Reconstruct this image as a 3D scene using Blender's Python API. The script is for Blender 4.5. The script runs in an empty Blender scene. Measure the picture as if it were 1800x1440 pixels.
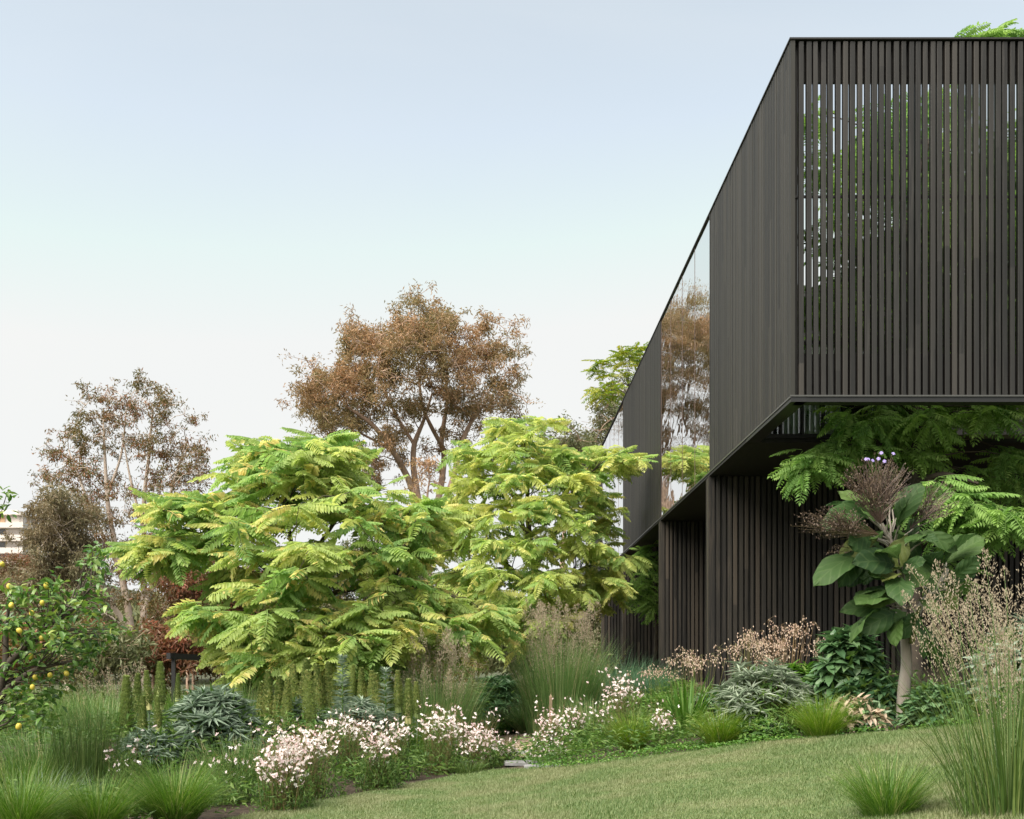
import bpy, math
import numpy as np
from mathutils import Matrix, Vector

sc = bpy.context.scene
COL = sc.collection
rng = np.random.default_rng(11)

# ------------------------------------------------------------------ camera, sky, sun, exposure
F, CX, HY, EYE = 1986.0, 876.0, 1176.0, 1.10        # focal length and principal point in photo pixels, eye height
cam_data = bpy.data.cameras.new('camera')
cam = bpy.data.objects.new('camera', cam_data); COL.objects.link(cam)
cam.location = (0, 0, EYE); cam.rotation_euler = (math.radians(90), 0, 0)
cam_data.sensor_fit = 'HORIZONTAL'; cam_data.sensor_width = 36.0
cam_data.lens = 36.0 * F / 1800.0
cam_data.shift_x = (900 - CX) / 1800.0
cam_data.shift_y = (HY - 720) / 1800.0
cam_data.clip_end = 2000.0; cam_data.clip_start = 0.05
sc.camera = cam

SUN_EL, SUN_AZ = math.radians(52), math.radians(-138)   # azimuth from +Y, negative = to the left
world = bpy.data.worlds.new('World'); sc.world = world; world.use_nodes = True
wn = world.node_tree; wn.nodes.clear()
sky = wn.nodes.new('ShaderNodeTexSky'); sky.sky_type = 'NISHITA'; sky.sun_disc = False
sky.sun_elevation = SUN_EL; sky.sun_rotation = SUN_AZ
sky.air_density = 1.0; sky.dust_density = 1.0; sky.ozone_density = 0.35; sky.altitude = 50
hsv = wn.nodes.new('ShaderNodeHueSaturation'); hsv.inputs['Saturation'].default_value = 0.37
bg = wn.nodes.new('ShaderNodeBackground'); bg.inputs['Strength'].default_value = 0.086
wo = wn.nodes.new('ShaderNodeOutputWorld')
wn.links.new(sky.outputs[0], hsv.inputs['Color']); dim = wn.nodes.new('ShaderNodeMix'); dim.data_type = 'RGBA'; dim.blend_type = 'MULTIPLY'; dim.inputs[0].default_value = 1.0; dim.inputs[7].default_value = (.84, .885, .865, 1)
cap = wn.nodes.new('ShaderNodeMix'); cap.data_type = 'RGBA'; cap.blend_type = 'DARKEN'; cap.inputs[0].default_value = 1.0; cap.inputs[7].default_value = (2.96, 2.98, 2.94, 1)   # hazy white evens out towards the horizon
tcw = wn.nodes.new('ShaderNodeTexCoord'); mpw = wn.nodes.new('ShaderNodeMapping'); mpw.inputs['Scale'].default_value = (1.6, 1.6, 4.5)
now = wn.nodes.new('ShaderNodeTexNoise'); now.inputs['Scale'].default_value = 1.3; now.inputs['Detail'].default_value = 5; now.inputs['Roughness'].default_value = .55; now.inputs['Distortion'].default_value = .6
mrw = wn.nodes.new('ShaderNodeMapRange'); mrw.inputs['From Min'].default_value = .3; mrw.inputs['From Max'].default_value = .7; mrw.inputs['To Min'].default_value = .0; mrw.inputs['To Max'].default_value = .26
hazy = wn.nodes.new('ShaderNodeMix'); hazy.data_type = 'RGBA'; hazy.inputs[7].default_value = (2.75, 2.9, 2.95, 1)     # thin, uneven high cloud
wn.links.new(tcw.outputs['Generated'], mpw.inputs[0]); wn.links.new(mpw.outputs[0], now.inputs['Vector']); wn.links.new(now.outputs['Fac'], mrw.inputs['Value']); wn.links.new(mrw.outputs[0], hazy.inputs[0])
wn.links.new(hsv.outputs[0], dim.inputs[6]); wn.links.new(dim.outputs[2], cap.inputs[6]); wn.links.new(cap.outputs[2], hazy.inputs[6]); wn.links.new(hazy.outputs[2], bg.inputs['Color'])
wn.links.new(bg.outputs[0], wo.inputs['Surface'])

sun_data = bpy.data.lights.new('sun', 'SUN'); sun_data.energy = 2.6; sun_data.angle = math.radians(60)
sun_data.color = (1.0, 0.93, 0.82)
sun = bpy.data.objects.new('sun', sun_data); COL.objects.link(sun)
sd = Vector((math.sin(SUN_AZ) * math.cos(SUN_EL), math.cos(SUN_AZ) * math.cos(SUN_EL), math.sin(SUN_EL)))
sun.rotation_euler = (-sd).to_track_quat('-Z', 'Y').to_euler()
sun.location = sd * 40

vs = sc.view_settings
vs.view_transform = 'Standard'; vs.look = 'None'; vs.gamma = 1.0; vs.use_curve_mapping = False
vs.exposure = 1.85
sc.render.engine = 'CYCLES'
cy = sc.cycles
cy.max_bounces = 7; cy.diffuse_bounces = 4; cy.glossy_bounces = 3; cy.transmission_bounces = 5; cy.transparent_max_bounces = 6
cy.use_denoising = True
try: cy.denoiser = 'OPENIMAGEDENOISE'
except Exception: pass

# ------------------------------------------------------------------ helpers
def W(px, py, Y):
    """the point at depth Y that the photograph shows at pixel (px, py)"""
    return np.array(((px - CX) / F * Y, Y, EYE + (HY - py) / F * Y))

def sstep(x, a, b):
    t = np.clip((x - a) / (b - a), 0, 1); return t * t * (3 - 2 * t)

def G(x, y):
    """height of the ground"""
    x = np.asarray(x, float); y = np.asarray(y, float)
    r = 0.5 * ((x + 0.3) + np.sqrt((x + 0.3) ** 2 + 0.25)); r = np.minimum(r, 8.0)
    l = 0.5 * (-x + np.sqrt(x * x + 0.25)); l = np.minimum(l, 10.0)
    z = 0.0 + 0.15 * r - 0.025 * l
    z = z + 0.028 * np.clip(y - 11, 0, 12) * sstep(x, 0.8, 3.0)
    md = y - (8.3 + 2.0 * np.clip(x + 1.8, 0, 1.5))                      # the left bed is banked up
    z = z + 0.42 * sstep(md, 1.2, 3.4) * sstep(-x, .7, 1.9) * (1 - sstep(y, 17, 25))
    z = z + 0.02 * np.sin(x * 1.7 + 1) * np.sin(y * 1.1)
    z = z + 27.0 * sstep(-x, 45, 120) * sstep(y, 90, 270) + 8 * sstep(x, 10, 60) * sstep(y, 60, 160)
    return z

def gy(px, py):
    """depth at which the ground is seen at pixel (px, py)"""
    Y = np.linspace(3, 40, 1500)
    d = EYE + (HY - py) / F * Y - G((px - CX) / F * Y, Y)
    i = np.argmax(d < 0)
    return float(Y[i])

def on_ground(px, Y):
    x = (px - CX) / F * Y
    return np.array((x, Y, float(G(x, Y))))

def unit(v):
    v = np.asarray(v, float); return v / (np.linalg.norm(v, axis=-1, keepdims=True) + 1e-9)

class MB:
    """collects vertices, triangles and quads; build() links them as one mesh object"""
    def __init__(s): s.V = []; s.T = []; s.Q = []; s.tint = []; s.n = 0
    def add(s, V, T=None, Q=None, tint=0.5):
        V = np.asarray(V, float).reshape(-1, 3)
        if T is not None and len(T): s.T.append(np.asarray(T, int).reshape(-1, 3) + s.n)
        if Q is not None and len(Q): s.Q.append(np.asarray(Q, int).reshape(-1, 4) + s.n)
        s.V.append(V); s.tint.append(np.broadcast_to(np.asarray(tint, float), (len(V),)))
        s.n += len(V); return s
    def box(s, lo, hi, tint=0.5):
        (a, b, c), (d, e, f) = lo, hi
        V = [(a,b,c),(d,b,c),(d,e,c),(a,e,c),(a,b,f),(d,b,f),(d,e,f),(a,e,f)]
        return s.add(V, Q=[(0,3,2,1),(4,5,6,7),(0,1,5,4),(1,2,6,5),(2,3,7,6),(3,0,4,7)], tint=tint)
    def mesh(s, name, mat, smooth=False):
        V = np.concatenate(s.V) if s.V else np.zeros((0, 3))
        T = np.concatenate(s.T) if s.T else np.zeros((0, 3), int)
        Q = np.concatenate(s.Q) if s.Q else np.zeros((0, 4), int)
        me = bpy.data.meshes.new(name)
        me.vertices.add(len(V)); me.vertices.foreach_set('co', V.astype(np.float32).ravel())
        nl = T.size + Q.size
        me.loops.add(nl); me.loops.foreach_set('vertex_index', np.concatenate([T.ravel(), Q.ravel()]).astype(np.int32))
        me.polygons.add(len(T) + len(Q))
        st = np.concatenate([np.arange(len(T)) * 3, T.size + np.arange(len(Q)) * 4]).astype(np.int32)
        me.polygons.foreach_set('loop_start', st)
        me.polygons.foreach_set('use_smooth', np.full(len(st), smooth, bool))
        at = me.attributes.new('tint', 'FLOAT', 'POINT')
        at.data.foreach_set('value', np.concatenate(s.tint).astype(np.float32))
        if mat: me.materials.append(mat)
        me.update(calc_edges=True); me.validate()
        return me
    def build(s, name, mat, parent=None, smooth=False, kind=None, label=None):
        return link(name, s.mesh(name, mat, smooth), parent, kind, label)

def link(name, me, parent=None, kind=None, label=None, matrix=None):
    o = bpy.data.objects.new(name, me); COL.objects.link(o)
    if matrix is not None: o.matrix_basis = matrix
    if parent is not None: adopt(o, parent)
    if kind: o['kind'] = kind
    if label: o['label'] = label
    return o

def adopt(o, parent):
    o.parent = parent
    if parent.type == 'EMPTY': o.matrix_parent_inverse = Matrix.Translation(parent.location).inverted()

def thing(name, label, cat, loc, group=None):
    o = bpy.data.objects.new(name, None); COL.objects.link(o); o.empty_display_size = 0.2
    o.location = Vector([float(v) for v in loc]); o['label'] = label; o['category'] = cat
    if group: o['group'] = group
    return o

def tag(o, label, cat, group=None):
    o['label'] = label; o['category'] = cat
    if group: o['group'] = group
    return o

# ---- shapes
def leaves(mb, pos, d, nrm, L, Wd, bend=0.15, fold=0.2, tint=None, mid=0.42):
    N = len(pos); d = unit(d); side = unit(np.cross(d, nrm)); up = unit(np.cross(side, d))
    L = np.broadcast_to(L, (N,))[:, None]; Wd = np.broadcast_to(Wd, (N,))[:, None]
    m = pos + d * L * mid
    V = np.stack([pos, m + side * Wd / 2 + up * Wd * fold, pos + d * L - up * L * bend, m - side * Wd / 2 + up * Wd * fold], 1)
    i = np.arange(N)[:, None] * 4
    T = np.concatenate([i + [0, 1, 2], i + [0, 2, 3]], 1).reshape(-1, 3)
    if tint is None: tint = rng.random(N)
    mb.add(V.reshape(-1, 3), T=T, tint=np.repeat(tint, 4))

def leaves6(mb, pos, d, nrm, L, Wd, bend=0.2, fold=0.15, tint=None):
    """rounder leaf with six corners"""
    N = len(pos); d = unit(d); side = unit(np.cross(d, nrm)); up = unit(np.cross(side, d))
    L = np.broadcast_to(L, (N,))[:, None]; Wd = np.broadcast_to(Wd, (N,))[:, None]
    a = pos + d * L * .3 + up * Wd * fold; b = pos + d * L * .68 + up * Wd * fold - up * L * bend * .45
    V = np.stack([pos, a + side * Wd * .46, b + side * Wd * .42, pos + d * L - up * L * bend, b - side * Wd * .42, a - side * Wd * .46,
                  pos + d * L * .3, pos + d * L * .68 - up * L * bend * .45], 1)
    i = np.arange(N)[:, None] * 8
    T = np.concatenate([i + [0, 1, 6], i + [0, 6, 5], i + [7, 2, 3], i + [7, 3, 4]], 1).reshape(-1, 3)
    Q = np.concatenate([i + [6, 1, 2, 7], i + [5, 6, 7, 4]], 1).reshape(-1, 4)
    if tint is None: tint = rng.random(N)
    mb.add(V.reshape(-1, 3), T=T, Q=Q, tint=np.repeat(tint, 8))

def blades(mb, base, az, L, Wd, lean, curve, nseg=3, tint=None, twist=None):
    """arching grass blades; lean = outward slope at the foot, curve = how far they bow over"""
    N = len(base); L = np.broadcast_to(L, (N,)); lean = np.broadcast_to(lean, (N,)); curve = np.broadcast_to(curve, (N,)); Wd = np.broadcast_to(Wd, (N,))
    out = np.stack([np.cos(az), np.sin(az), 0 * az], 1)
    ta = az + np.pi / 2 + (rng.normal(0, .5, N) if twist is None else twist)
    side = np.stack([np.cos(ta), np.sin(ta), 0 * az], 1)
    rows = []; p = np.array(base, float); ang = np.arctan(lean)
    for k in range(nseg + 1):
        t = k / nseg
        w = (Wd * (1 - t) ** .7 / 2)[:, None]
        if k < nseg: rows += [p + side * w, p - side * w]
        else: rows += [p.copy()]
        ang2 = ang + curve * (t + .5 / nseg)
        p = p + (out * np.sin(ang2)[:, None] + np.array([0, 0, 1]) * np.cos(ang2)[:, None]) * (L / nseg)[:, None]
    V = np.stack(rows, 1); nv = V.shape[1]; i = np.arange(N)[:, None] * nv
    T = []; Q = []
    for k in range(nseg - 1): Q.append(i + [2 * k, 2 * k + 1, 2 * k + 3, 2 * k + 2])
    T = (i + [2 * nseg - 2, 2 * nseg - 1, 2 * nseg]).reshape(-1, 3)
    if tint is None: tint = rng.random(N)
    mb.add(V.reshape(-1, 3), T=T, Q=np.concatenate(Q, 1).reshape(-1, 4) if Q else None, tint=np.repeat(tint, nv))
    return p                                              # the tips

def tube(mb, path, rad, n=6, tint=0.5, cap=True):
    path = np.asarray(path, float); K = len(path); rad = np.broadcast_to(rad, (K,))
    t = unit(np.gradient(path, axis=0))
    ref = np.array([0.31, 0.93, 0.2]) if abs(t[0][2]) > .8 else np.array([0, 0, 1.0])
    a = unit(np.cross(t, ref)); b = np.cross(t, a)
    th = np.arange(n) / n * 2 * np.pi
    V = path[:, None] + rad[:, None, None] * (a[:, None] * np.cos(th)[None, :, None] + b[:, None] * np.sin(th)[None, :, None])
    Q = []
    j = np.arange(n); j2 = (j + 1) % n
    for k in range(K - 1): Q.append(np.stack([k * n + j, k * n + j2, (k + 1) * n + j2, (k + 1) * n + j], 1))
    mb.add(V.reshape(-1, 3), Q=np.concatenate(Q), tint=tint)

def tubes3(mb, A, B, r, sag=None, tint=0.5):
    """many thin straight twigs (three-sided, two ends)"""
    A = np.asarray(A, float); B = np.asarray(B, float); N = len(A); t = unit(B - A)
    a = unit(np.cross(t, np.array([.3, .9, .21]))); b = np.cross(t, a); r = np.broadcast_to(r, (N,))[:, None]
    rows = []
    for P_, rr in ((A, r), (B, r * .5)):
        for k in range(3):
            c, s_ = math.cos(k * 2.094), math.sin(k * 2.094); rows.append(P_ + rr * (a * c + b * s_))
    V = np.stack(rows, 1); i = np.arange(N)[:, None] * 6
    Q = np.concatenate([i + [0, 1, 4, 3], i + [1, 2, 5, 4], i + [2, 0, 3, 5]], 1).reshape(-1, 4)
    mb.add(V.reshape(-1, 3), Q=Q, tint=np.repeat(np.broadcast_to(tint, (N,)), 6))

def bez(a, b, up, k=6, jit=0.0):
    a, b = np.asarray(a, float), np.asarray(b, float); c = a + up
    t = np.linspace(0, 1, k)[:, None]
    p = (1 - t) ** 2 * a + 2 * t * (1 - t) * c + t * t * b
    if jit: p[1:-1] += rng.normal(0, jit, (k - 2, 3))
    return p

def grow(mb, limbs, tips, rtip=0.006, rmax=0.05, rise=0.35, n=5, taper=.012):
    """limbs: [(path, radii)]; then a branch from the nearest limb point to every tip"""
    P_, R_ = [], []
    for path, rad in limbs:
        path = np.asarray(path, float)
        tt = np.linspace(0, len(path) - 1, (len(path) - 1) * 5 + 1); i0 = np.minimum(tt.astype(int), len(path) - 2); f = (tt - i0)[:, None]
        # smooth
        Pm = np.stack([np.interp(tt, np.arange(len(path)), path[:, k]) for k in range(3)], 1)
        for _ in range(3): Pm[1:-1] = (Pm[:-2] + 2 * Pm[1:-1] + Pm[2:]) / 4
        rd = np.interp(tt, np.arange(len(path)), np.broadcast_to(rad, (len(path),)))
        tube(mb, Pm, rd, 8 if rd[0] > .05 else 6, tint=rng.random())
        P_.append(Pm); R_.append(rd)
    P_ = list(np.concatenate(P_)); R_ = list(np.concatenate(R_))
    base = np.asarray(limbs[0][0][0], float)
    top = np.asarray(limbs[0][0], float)
    tips = np.asarray(tips, float)
    order = np.argsort([min(np.linalg.norm(t - q) for q in P_[::3]) for t in tips])
    for i in order:
        t = tips[i]; A = np.array(P_); d = np.linalg.norm(A - t, axis=1)
        cost = d + 1.2 * np.maximum(0, A[:, 2] - t[2] + .15 * d) + 0.02 / (np.array(R_) + .01)
        cost[d < 1e-3] = 9e9
        j = int(np.argmin(cost)); a = P_[j]; dd = d[j]
        r0 = min(R_[j] * .75, max(rtip * 1.5, taper * dd), rmax)
        k = 6 if dd > .6 else 4
        p = bez(a, t, np.array([(t - a)[0] * .35, (t - a)[1] * .35, rise * dd + .3 * (t - a)[2]]), k, .025 * dd)
        r = np.linspace(r0, rtip, k)
        tube(mb, p, r, n, tint=rng.random())
        P_ += list(p[1:]); R_ += list(r[1:])

def mats3(fwd, up):
    f = unit(fwd); s = unit(np.cross(up, f)); u = np.cross(f, s)
    return np.stack([f, s, u], -1)

def frond_shape(npairs=13, droop=.28, ll=.25, lw=.085, slant=.35, leafdroop=.35, seed=0):
    """a pinnate leaf of length 1 along +x"""
    r = np.random.default_rng(seed); mb = MB()
    xs = np.linspace(.2, .98, npairs)
    zc = lambda x: .06 * x - droop * x ** 2.2
    yc = lambda x: .0 + (seed % 3 - 1) * .06 * x * x
    pos, d, nr, L_, W_, ti = [], [], [], [], [], []
    for x in xs:
        prof = math.sin(math.pi * (0.18 + .74 * (x - .2) / .8)) ** .7
        for s in (-1, 1):
            pos.append((x + r.normal(0, .006), yc(x), zc(x)))
            ld = leafdroop + r.normal(0, .13)
            d.append((slant + r.normal(0, .08), s, -ld)); nr.append((.12 * r.normal(), s * ld + .1 * r.normal(), 1))
            L_.append(ll * prof * r.uniform(.88, 1.1)); W_.append(lw * (.6 + .4 * prof)); ti.append(r.random() * .16)
    pos.append((.99, yc(1), zc(1))); d.append((1, 0, -.6)); nr.append((.6, 0, 1)); L_.append(ll * .5); W_.append(lw * .8); ti.append(.1)
    leaves(mb, np.array(pos), np.array(d), np.array(nr), np.array(L_), np.array(W_), bend=.12, fold=.12, tint=np.array(ti), mid=.5)
    x = np.linspace(0, 1, 5)
    tube(mb, np.stack([x, [yc(v) for v in x], [zc(v) for v in x]], 1), np.linspace(.012, .004, 5), 3, tint=.02)
    return mb

# ------------------------------------------------------------------ materials
def nodes(name):
    m = bpy.data.materials.new(name); m.use_nodes = True
    nt = m.node_tree; nt.nodes.clear()
    out = nt.nodes.new('ShaderNodeOutputMaterial')
    return m, nt, out

def N(nt, kind, **kw):
    n = nt.nodes.new('ShaderNode' + kind)
    for k, v in kw.items(): setattr(n, k, v)
    return n

def ramp(nt, stops, interp='LINEAR'):
    r = nt.nodes.new('ShaderNodeValToRGB'); cr = r.color_ramp; cr.interpolation = interp
    while len(cr.elements) < len(stops): cr.elements.new(.5)
    for e, (p, c) in zip(cr.elements, stops):
        e.position = p; e.color = (*c, 1)
    return r

def tint_fac(nt):
    """a value per leaf (or per object where the mesh is shared)"""
    a = N(nt, 'Attribute'); a.attribute_name = 'tint'
    oi = N(nt, 'ObjectInfo')
    ad = N(nt, 'Math', operation='ADD'); fr = N(nt, 'Math', operation='FRACT')
    nt.links.new(a.outputs['Fac'], ad.inputs[0]); nt.links.new(oi.outputs['Random'], ad.inputs[1]); nt.links.new(ad.outputs[0], fr.inputs[0])
    return fr.outputs[0], oi.outputs['Random']

def leaf_mat(name, stops, transl=.35, rough=.5, spec=.35, patch=None, pscale=1.0):
    m, nt, out = nodes(name)
    f, _ = tint_fac(nt)
    cr = ramp(nt, stops); nt.links.new(f, cr.inputs[0]); col = cr.outputs[0]
    if patch:                                     # broad colour patches over the plant
        no = N(nt, 'TexNoise'); no.inputs['Scale'].default_value = pscale; no.inputs['Detail'].default_value = 2
        ge = N(nt, 'NewGeometry'); nt.links.new(ge.outputs['Position'], no.inputs['Vector'])
        pr = ramp(nt, [(.44, (0, 0, 0)), (.6, (1, 1, 1))]); nt.links.new(no.outputs['Fac'], pr.inputs[0])
        mm = N(nt, 'Math', operation='MULTIPLY'); mm.inputs[1].default_value = patch[1]
        nt.links.new(pr.outputs[0], mm.inputs[0])
        mx = N(nt, 'Mix', data_type='RGBA'); nt.links.new(mm.outputs[0], mx.inputs[0]); nt.links.new(col, mx.inputs[6]); mx.inputs[7].default_value = (*patch[0], 1)
        col = mx.outputs[2]
    b = N(nt, 'BsdfPrincipled'); b.inputs['Roughness'].default_value = rough; b.inputs['Specular IOR Level'].default_value = spec
    nt.links.new(col, b.inputs['Base Color'])
    t = N(nt, 'BsdfTranslucent'); 
    hs = N(nt, 'HueSaturation'); hs.inputs['Saturation'].default_value = 1.15; hs.inputs['Value'].default_value = 1.25
    nt.links.new(col, hs.inputs['Color']); nt.links.new(hs.outputs[0], t.inputs[0])
    ms = N(nt, 'MixShader'); ms.inputs[0].default_value = transl
    nt.links.new(b.outputs[0], ms.inputs[1]); nt.links.new(t.outputs[0], ms.inputs[2]); nt.links.new(ms.outputs[0], out.inputs[0])
    return m

def plain(name, col, rough=.6, metal=0.0, spec=.5, noise=None, bump=0, nscale=(1, 1, 1), detail=4):
    """noise = (scale, other colour, amount)"""
    m, nt, out = nodes(name)
    b = N(nt, 'BsdfPrincipled'); b.inputs['Roughness'].default_value = rough; b.inputs['Metallic'].default_value = metal
    b.inputs['Specular IOR Level'].default_value = spec; b.inputs['Base Color'].default_value = (*col, 1)
    if noise:
        tc = N(nt, 'TexCoord'); mp = N(nt, 'Mapping'); mp.inputs['Scale'].default_value = nscale
        no = N(nt, 'TexNoise'); no.inputs['Scale'].default_value = noise[0]; no.inputs['Detail'].default_value = detail
        nt.links.new(tc.outputs['Object'], mp.inputs[0]); nt.links.new(mp.outputs[0], no.inputs['Vector'])
        pr = ramp(nt, [(.35, (0, 0, 0)), (.68, (1, 1, 1))]); nt.links.new(no.outputs['Fac'], pr.inputs[0])
        mm = N(nt, 'Math', operation='MULTIPLY'); mm.inputs[1].default_value = noise[2]; nt.links.new(pr.outputs[0], mm.inputs[0])
        mx = N(nt, 'Mix', data_type='RGBA'); mx.inputs[6].default_value = (*col, 1); mx.inputs[7].default_value = (*noise[1], 1)
        nt.links.new(mm.outputs[0], mx.inputs[0]); nt.links.new(mx.outputs[2], b.inputs['Base Color'])
        if bump:
            bp = N(nt, 'Bump'); bp.inputs['Strength'].default_value = bump; bp.inputs['Distance'].default_value = .02
            nt.links.new(no.outputs['Fac'], bp.inputs['Height']); nt.links.new(bp.outputs[0], b.inputs['Normal'])
    nt.links.new(b.outputs[0], out.inputs[0])
    return m

def timber(name, stops, rough=.62, worn=(.16, .14, .12), wornamt=.5):
    """dark stained boards: each board its own tone, grain along its length, worn streaks"""
    m, nt, out = nodes(name)
    f, rnd = tint_fac(nt)
    tc = N(nt, 'TexCoord'); sz = N(nt, 'SeparateXYZ'); nt.links.new(tc.outputs['Object'], sz.inputs[0])
    h1 = N(nt, 'Math', operation='MULTIPLY'); h1.inputs[1].default_value = 7.13; nt.links.new(f, h1.inputs[0]); h2 = N(nt, 'Math', operation='FRACT'); nt.links.new(h1.outputs[0], h2.inputs[0])
    h3 = N(nt, 'Math', operation='MULTIPLY'); h3.inputs[1].default_value = 5.0; nt.links.new(h2.outputs[0], h3.inputs[0])
    gt = N(nt, 'Math', operation='GREATER_THAN'); nt.links.new(sz.outputs[2], gt.inputs[0]); nt.links.new(h3.outputs[0], gt.inputs[1])
    ma = N(nt, 'Math', operation='MULTIPLY_ADD'); ma.inputs[1].default_value = .37; nt.links.new(gt.outputs[0], ma.inputs[0]); nt.links.new(f, ma.inputs[2])
    f2 = N(nt, 'Math', operation='FRACT'); nt.links.new(ma.outputs[0], f2.inputs[0]); f = f2.outputs[0]
    cr = ramp(nt, stops); nt.links.new(f, cr.inputs[0])
    ad = N(nt, 'VectorMath', operation='ADD'); sc_ = N(nt, 'VectorMath', operation='SCALE'); sc_.inputs['Scale'].default_value = 37.0
    cb = N(nt, 'CombineXYZ'); nt.links.new(f, cb.inputs[0]); nt.links.new(f, cb.inputs[2]); nt.links.new(cb.outputs[0], sc_.inputs[0])
    nt.links.new(tc.outputs['Object'], ad.inputs[0]); nt.links.new(sc_.outputs[0], ad.inputs[1])
    mp = N(nt, 'Mapping'); mp.inputs['Scale'].default_value = (22, 22, .9); nt.links.new(ad.outputs[0], mp.inputs[0])
    no = N(nt, 'TexNoise'); no.inputs['Scale'].default_value = 2.2; no.inputs['Detail'].default_value = 5; no.inputs['Roughness'].default_value = .65
    nt.links.new(mp.outputs[0], no.inputs['Vector'])
    pr = ramp(nt, [(.42, (0, 0, 0)), (.75, (1, 1, 1))]); nt.links.new(no.outputs['Fac'], pr.inputs[0])
    # broad wear, changing slowly along the board
    mp2 = N(nt, 'Mapping'); mp2.inputs['Scale'].default_value = (1.5, 1.5, .45); nt.links.new(ad.outputs[0], mp2.inputs[0])
    n2 = N(nt, 'TexNoise'); n2.inputs['Scale'].default_value = 1.6; n2.inputs['Detail'].default_value = 2; nt.links.new(mp2.outputs[0], n2.inputs['Vector'])
    p2 = ramp(nt, [(.4, (.15, .15, .15)), (.65, (1, 1, 1))]); nt.links.new(n2.outputs['Fac'], p2.inputs[0])
    mm = N(nt, 'Math', operation='MULTIPLY'); nt.links.new(pr.outputs[0], mm.inputs[0]); nt.links.new(p2.outputs[0], mm.inputs[1])
    m3 = N(nt, 'Math', operation='MULTIPLY'); m3.inputs[1].default_value = wornamt; nt.links.new(mm.outputs[0], m3.inputs[0])
    mx = N(nt, 'Mix', data_type='RGBA'); nt.links.new(m3.outputs[0], mx.inputs[0]); nt.links.new(cr.outputs[0], mx.inputs[6]); mx.inputs[7].default_value = (*worn, 1)
    b = N(nt, 'BsdfPrincipled'); b.inputs['Roughness'].default_value = rough; b.inputs['Specular IOR Level'].default_value = .4
    nt.links.new(mx.outputs[2], b.inputs['Base Color'])
    bp = N(nt, 'Bump'); bp.inputs['Strength'].default_value = .35; bp.inputs['Distance'].default_value = .004
    nt.links.new(no.outputs['Fac'], bp.inputs['Height']); nt.links.new(bp.outputs[0], b.inputs['Normal'])
    nt.links.new(b.outputs[0], out.inputs[0])
    return m

M = {}
M['slat'] = timber('slat_timber', [(0, (.004, .004, .004)), (.35, (.0075, .0073, .007)), (.75, (.013, .0122, .0115)), (.92, (.020, .0185, .017)), (1, (.032, .028, .024))], worn=(.050, .046, .041), wornamt=.65)
M['clad'] = timber('cladding_timber', [(0, (0.0082, 0.0083, 0.0072)), (.5, (0.0148, 0.0149, 0.0123)), (1, (0.0279, 0.0263, 0.0213))], worn=(0.0410, 0.0391, 0.0306), wornamt=.35, rough=.62)
M['batten'] = timber('batten_timber', [(0, (.004, .0037, .0032)), (.35, (.009, .008, .0065)), (.75, (.018, .0155, .012)), (1, (.045, .036, .027))], worn=(.085, .068, .050), wornamt=.7)
M['board'] = plain('dark_board', (.010, .0095, .009), .75)
M['black'] = plain('black_steel', (.012, .012, .013), .45)
M['edge'] = plain('edge_metal', (.10, .10, .095), .4, .6)
M['soffit'] = plain('soffit_board', (.009, .0085, .008), .75)
M['roof'] = plain('roof_membrane', (.05, .05, .05), .8)
m, nt, out = nodes('window_glass')
_t = N(nt, 'BsdfTransparent'); _t.inputs[0].default_value = (.8, .86, .83, 1); _g = N(nt, 'BsdfGlossy'); _g.inputs['Roughness'].default_value = .02
_m = N(nt, 'MixShader'); _m.inputs[0].default_value = .12; nt.links.new(_t.outputs[0], _m.inputs[1]); nt.links.new(_g.outputs[0], _m.inputs[2]); nt.links.new(_m.outputs[0], out.inputs[0])
M['winglass'] = m
M['curtain'] = plain('curtain_cloth', (.78, .79, .74), .9, noise=(3, (.6, .61, .57), .6), nscale=(9, 9, .3))
M['mullion'] = plain('mullion_metal', (.11, .07, .055), .4, .3)
M['stain_floor'] = plain('room_floor', (.1, .08, .06), .6)

def glass(name, refl=.8, wav=.012, tint=(.015, .018, .018)):
    """coated facade glass: mirrors the garden, a little wavy, dark room behind"""
    m, nt, out = nodes(name)
    tc = N(nt, 'TexCoord'); mp = N(nt, 'Mapping'); mp.inputs['Scale'].default_value = (1, .9, 2.2)
    oi = N(nt, 'ObjectInfo'); ad = N(nt, 'VectorMath', operation='ADD'); nt.links.new(tc.outputs['Object'], ad.inputs[0])
    ml = N(nt, 'Math', operation='MULTIPLY'); ml.inputs[1].default_value = 40; nt.links.new(oi.outputs['Random'], ml.inputs[0]); nt.links.new(ml.outputs[0], ad.inputs[1])
    nt.links.new(ad.outputs[0], mp.inputs[0])
    no = N(nt, 'TexNoise'); no.inputs['Scale'].default_value = 1.5; no.inputs['Detail'].default_value = 2.0; nt.links.new(mp.outputs[0], no.inputs['Vector'])
    bp = N(nt, 'Bump'); bp.inputs['Strength'].default_value = 1.0; bp.inputs['Distance'].default_value = wav; nt.links.new(no.outputs['Fac'], bp.inputs['Height'])
    g = N(nt, 'BsdfGlossy'); g.inputs['Roughness'].default_value = .015; g.inputs['Color'].default_value = (.95, .96, .97, 1); nt.links.new(bp.outputs[0], g.inputs['Normal'])
    t = N(nt, 'BsdfDiffuse'); t.inputs[0].default_value = (*tint, 1)
    ms = N(nt, 'MixShader'); ms.inputs[0].default_value = refl; nt.links.new(t.outputs[0], ms.inputs[1]); nt.links.new(g.outputs[0], ms.inputs[2])
    nt.links.new(ms.outputs[0], out.inputs[0])
    return m
M['glass'] = glass('facade_glass', .9, .004)

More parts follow.
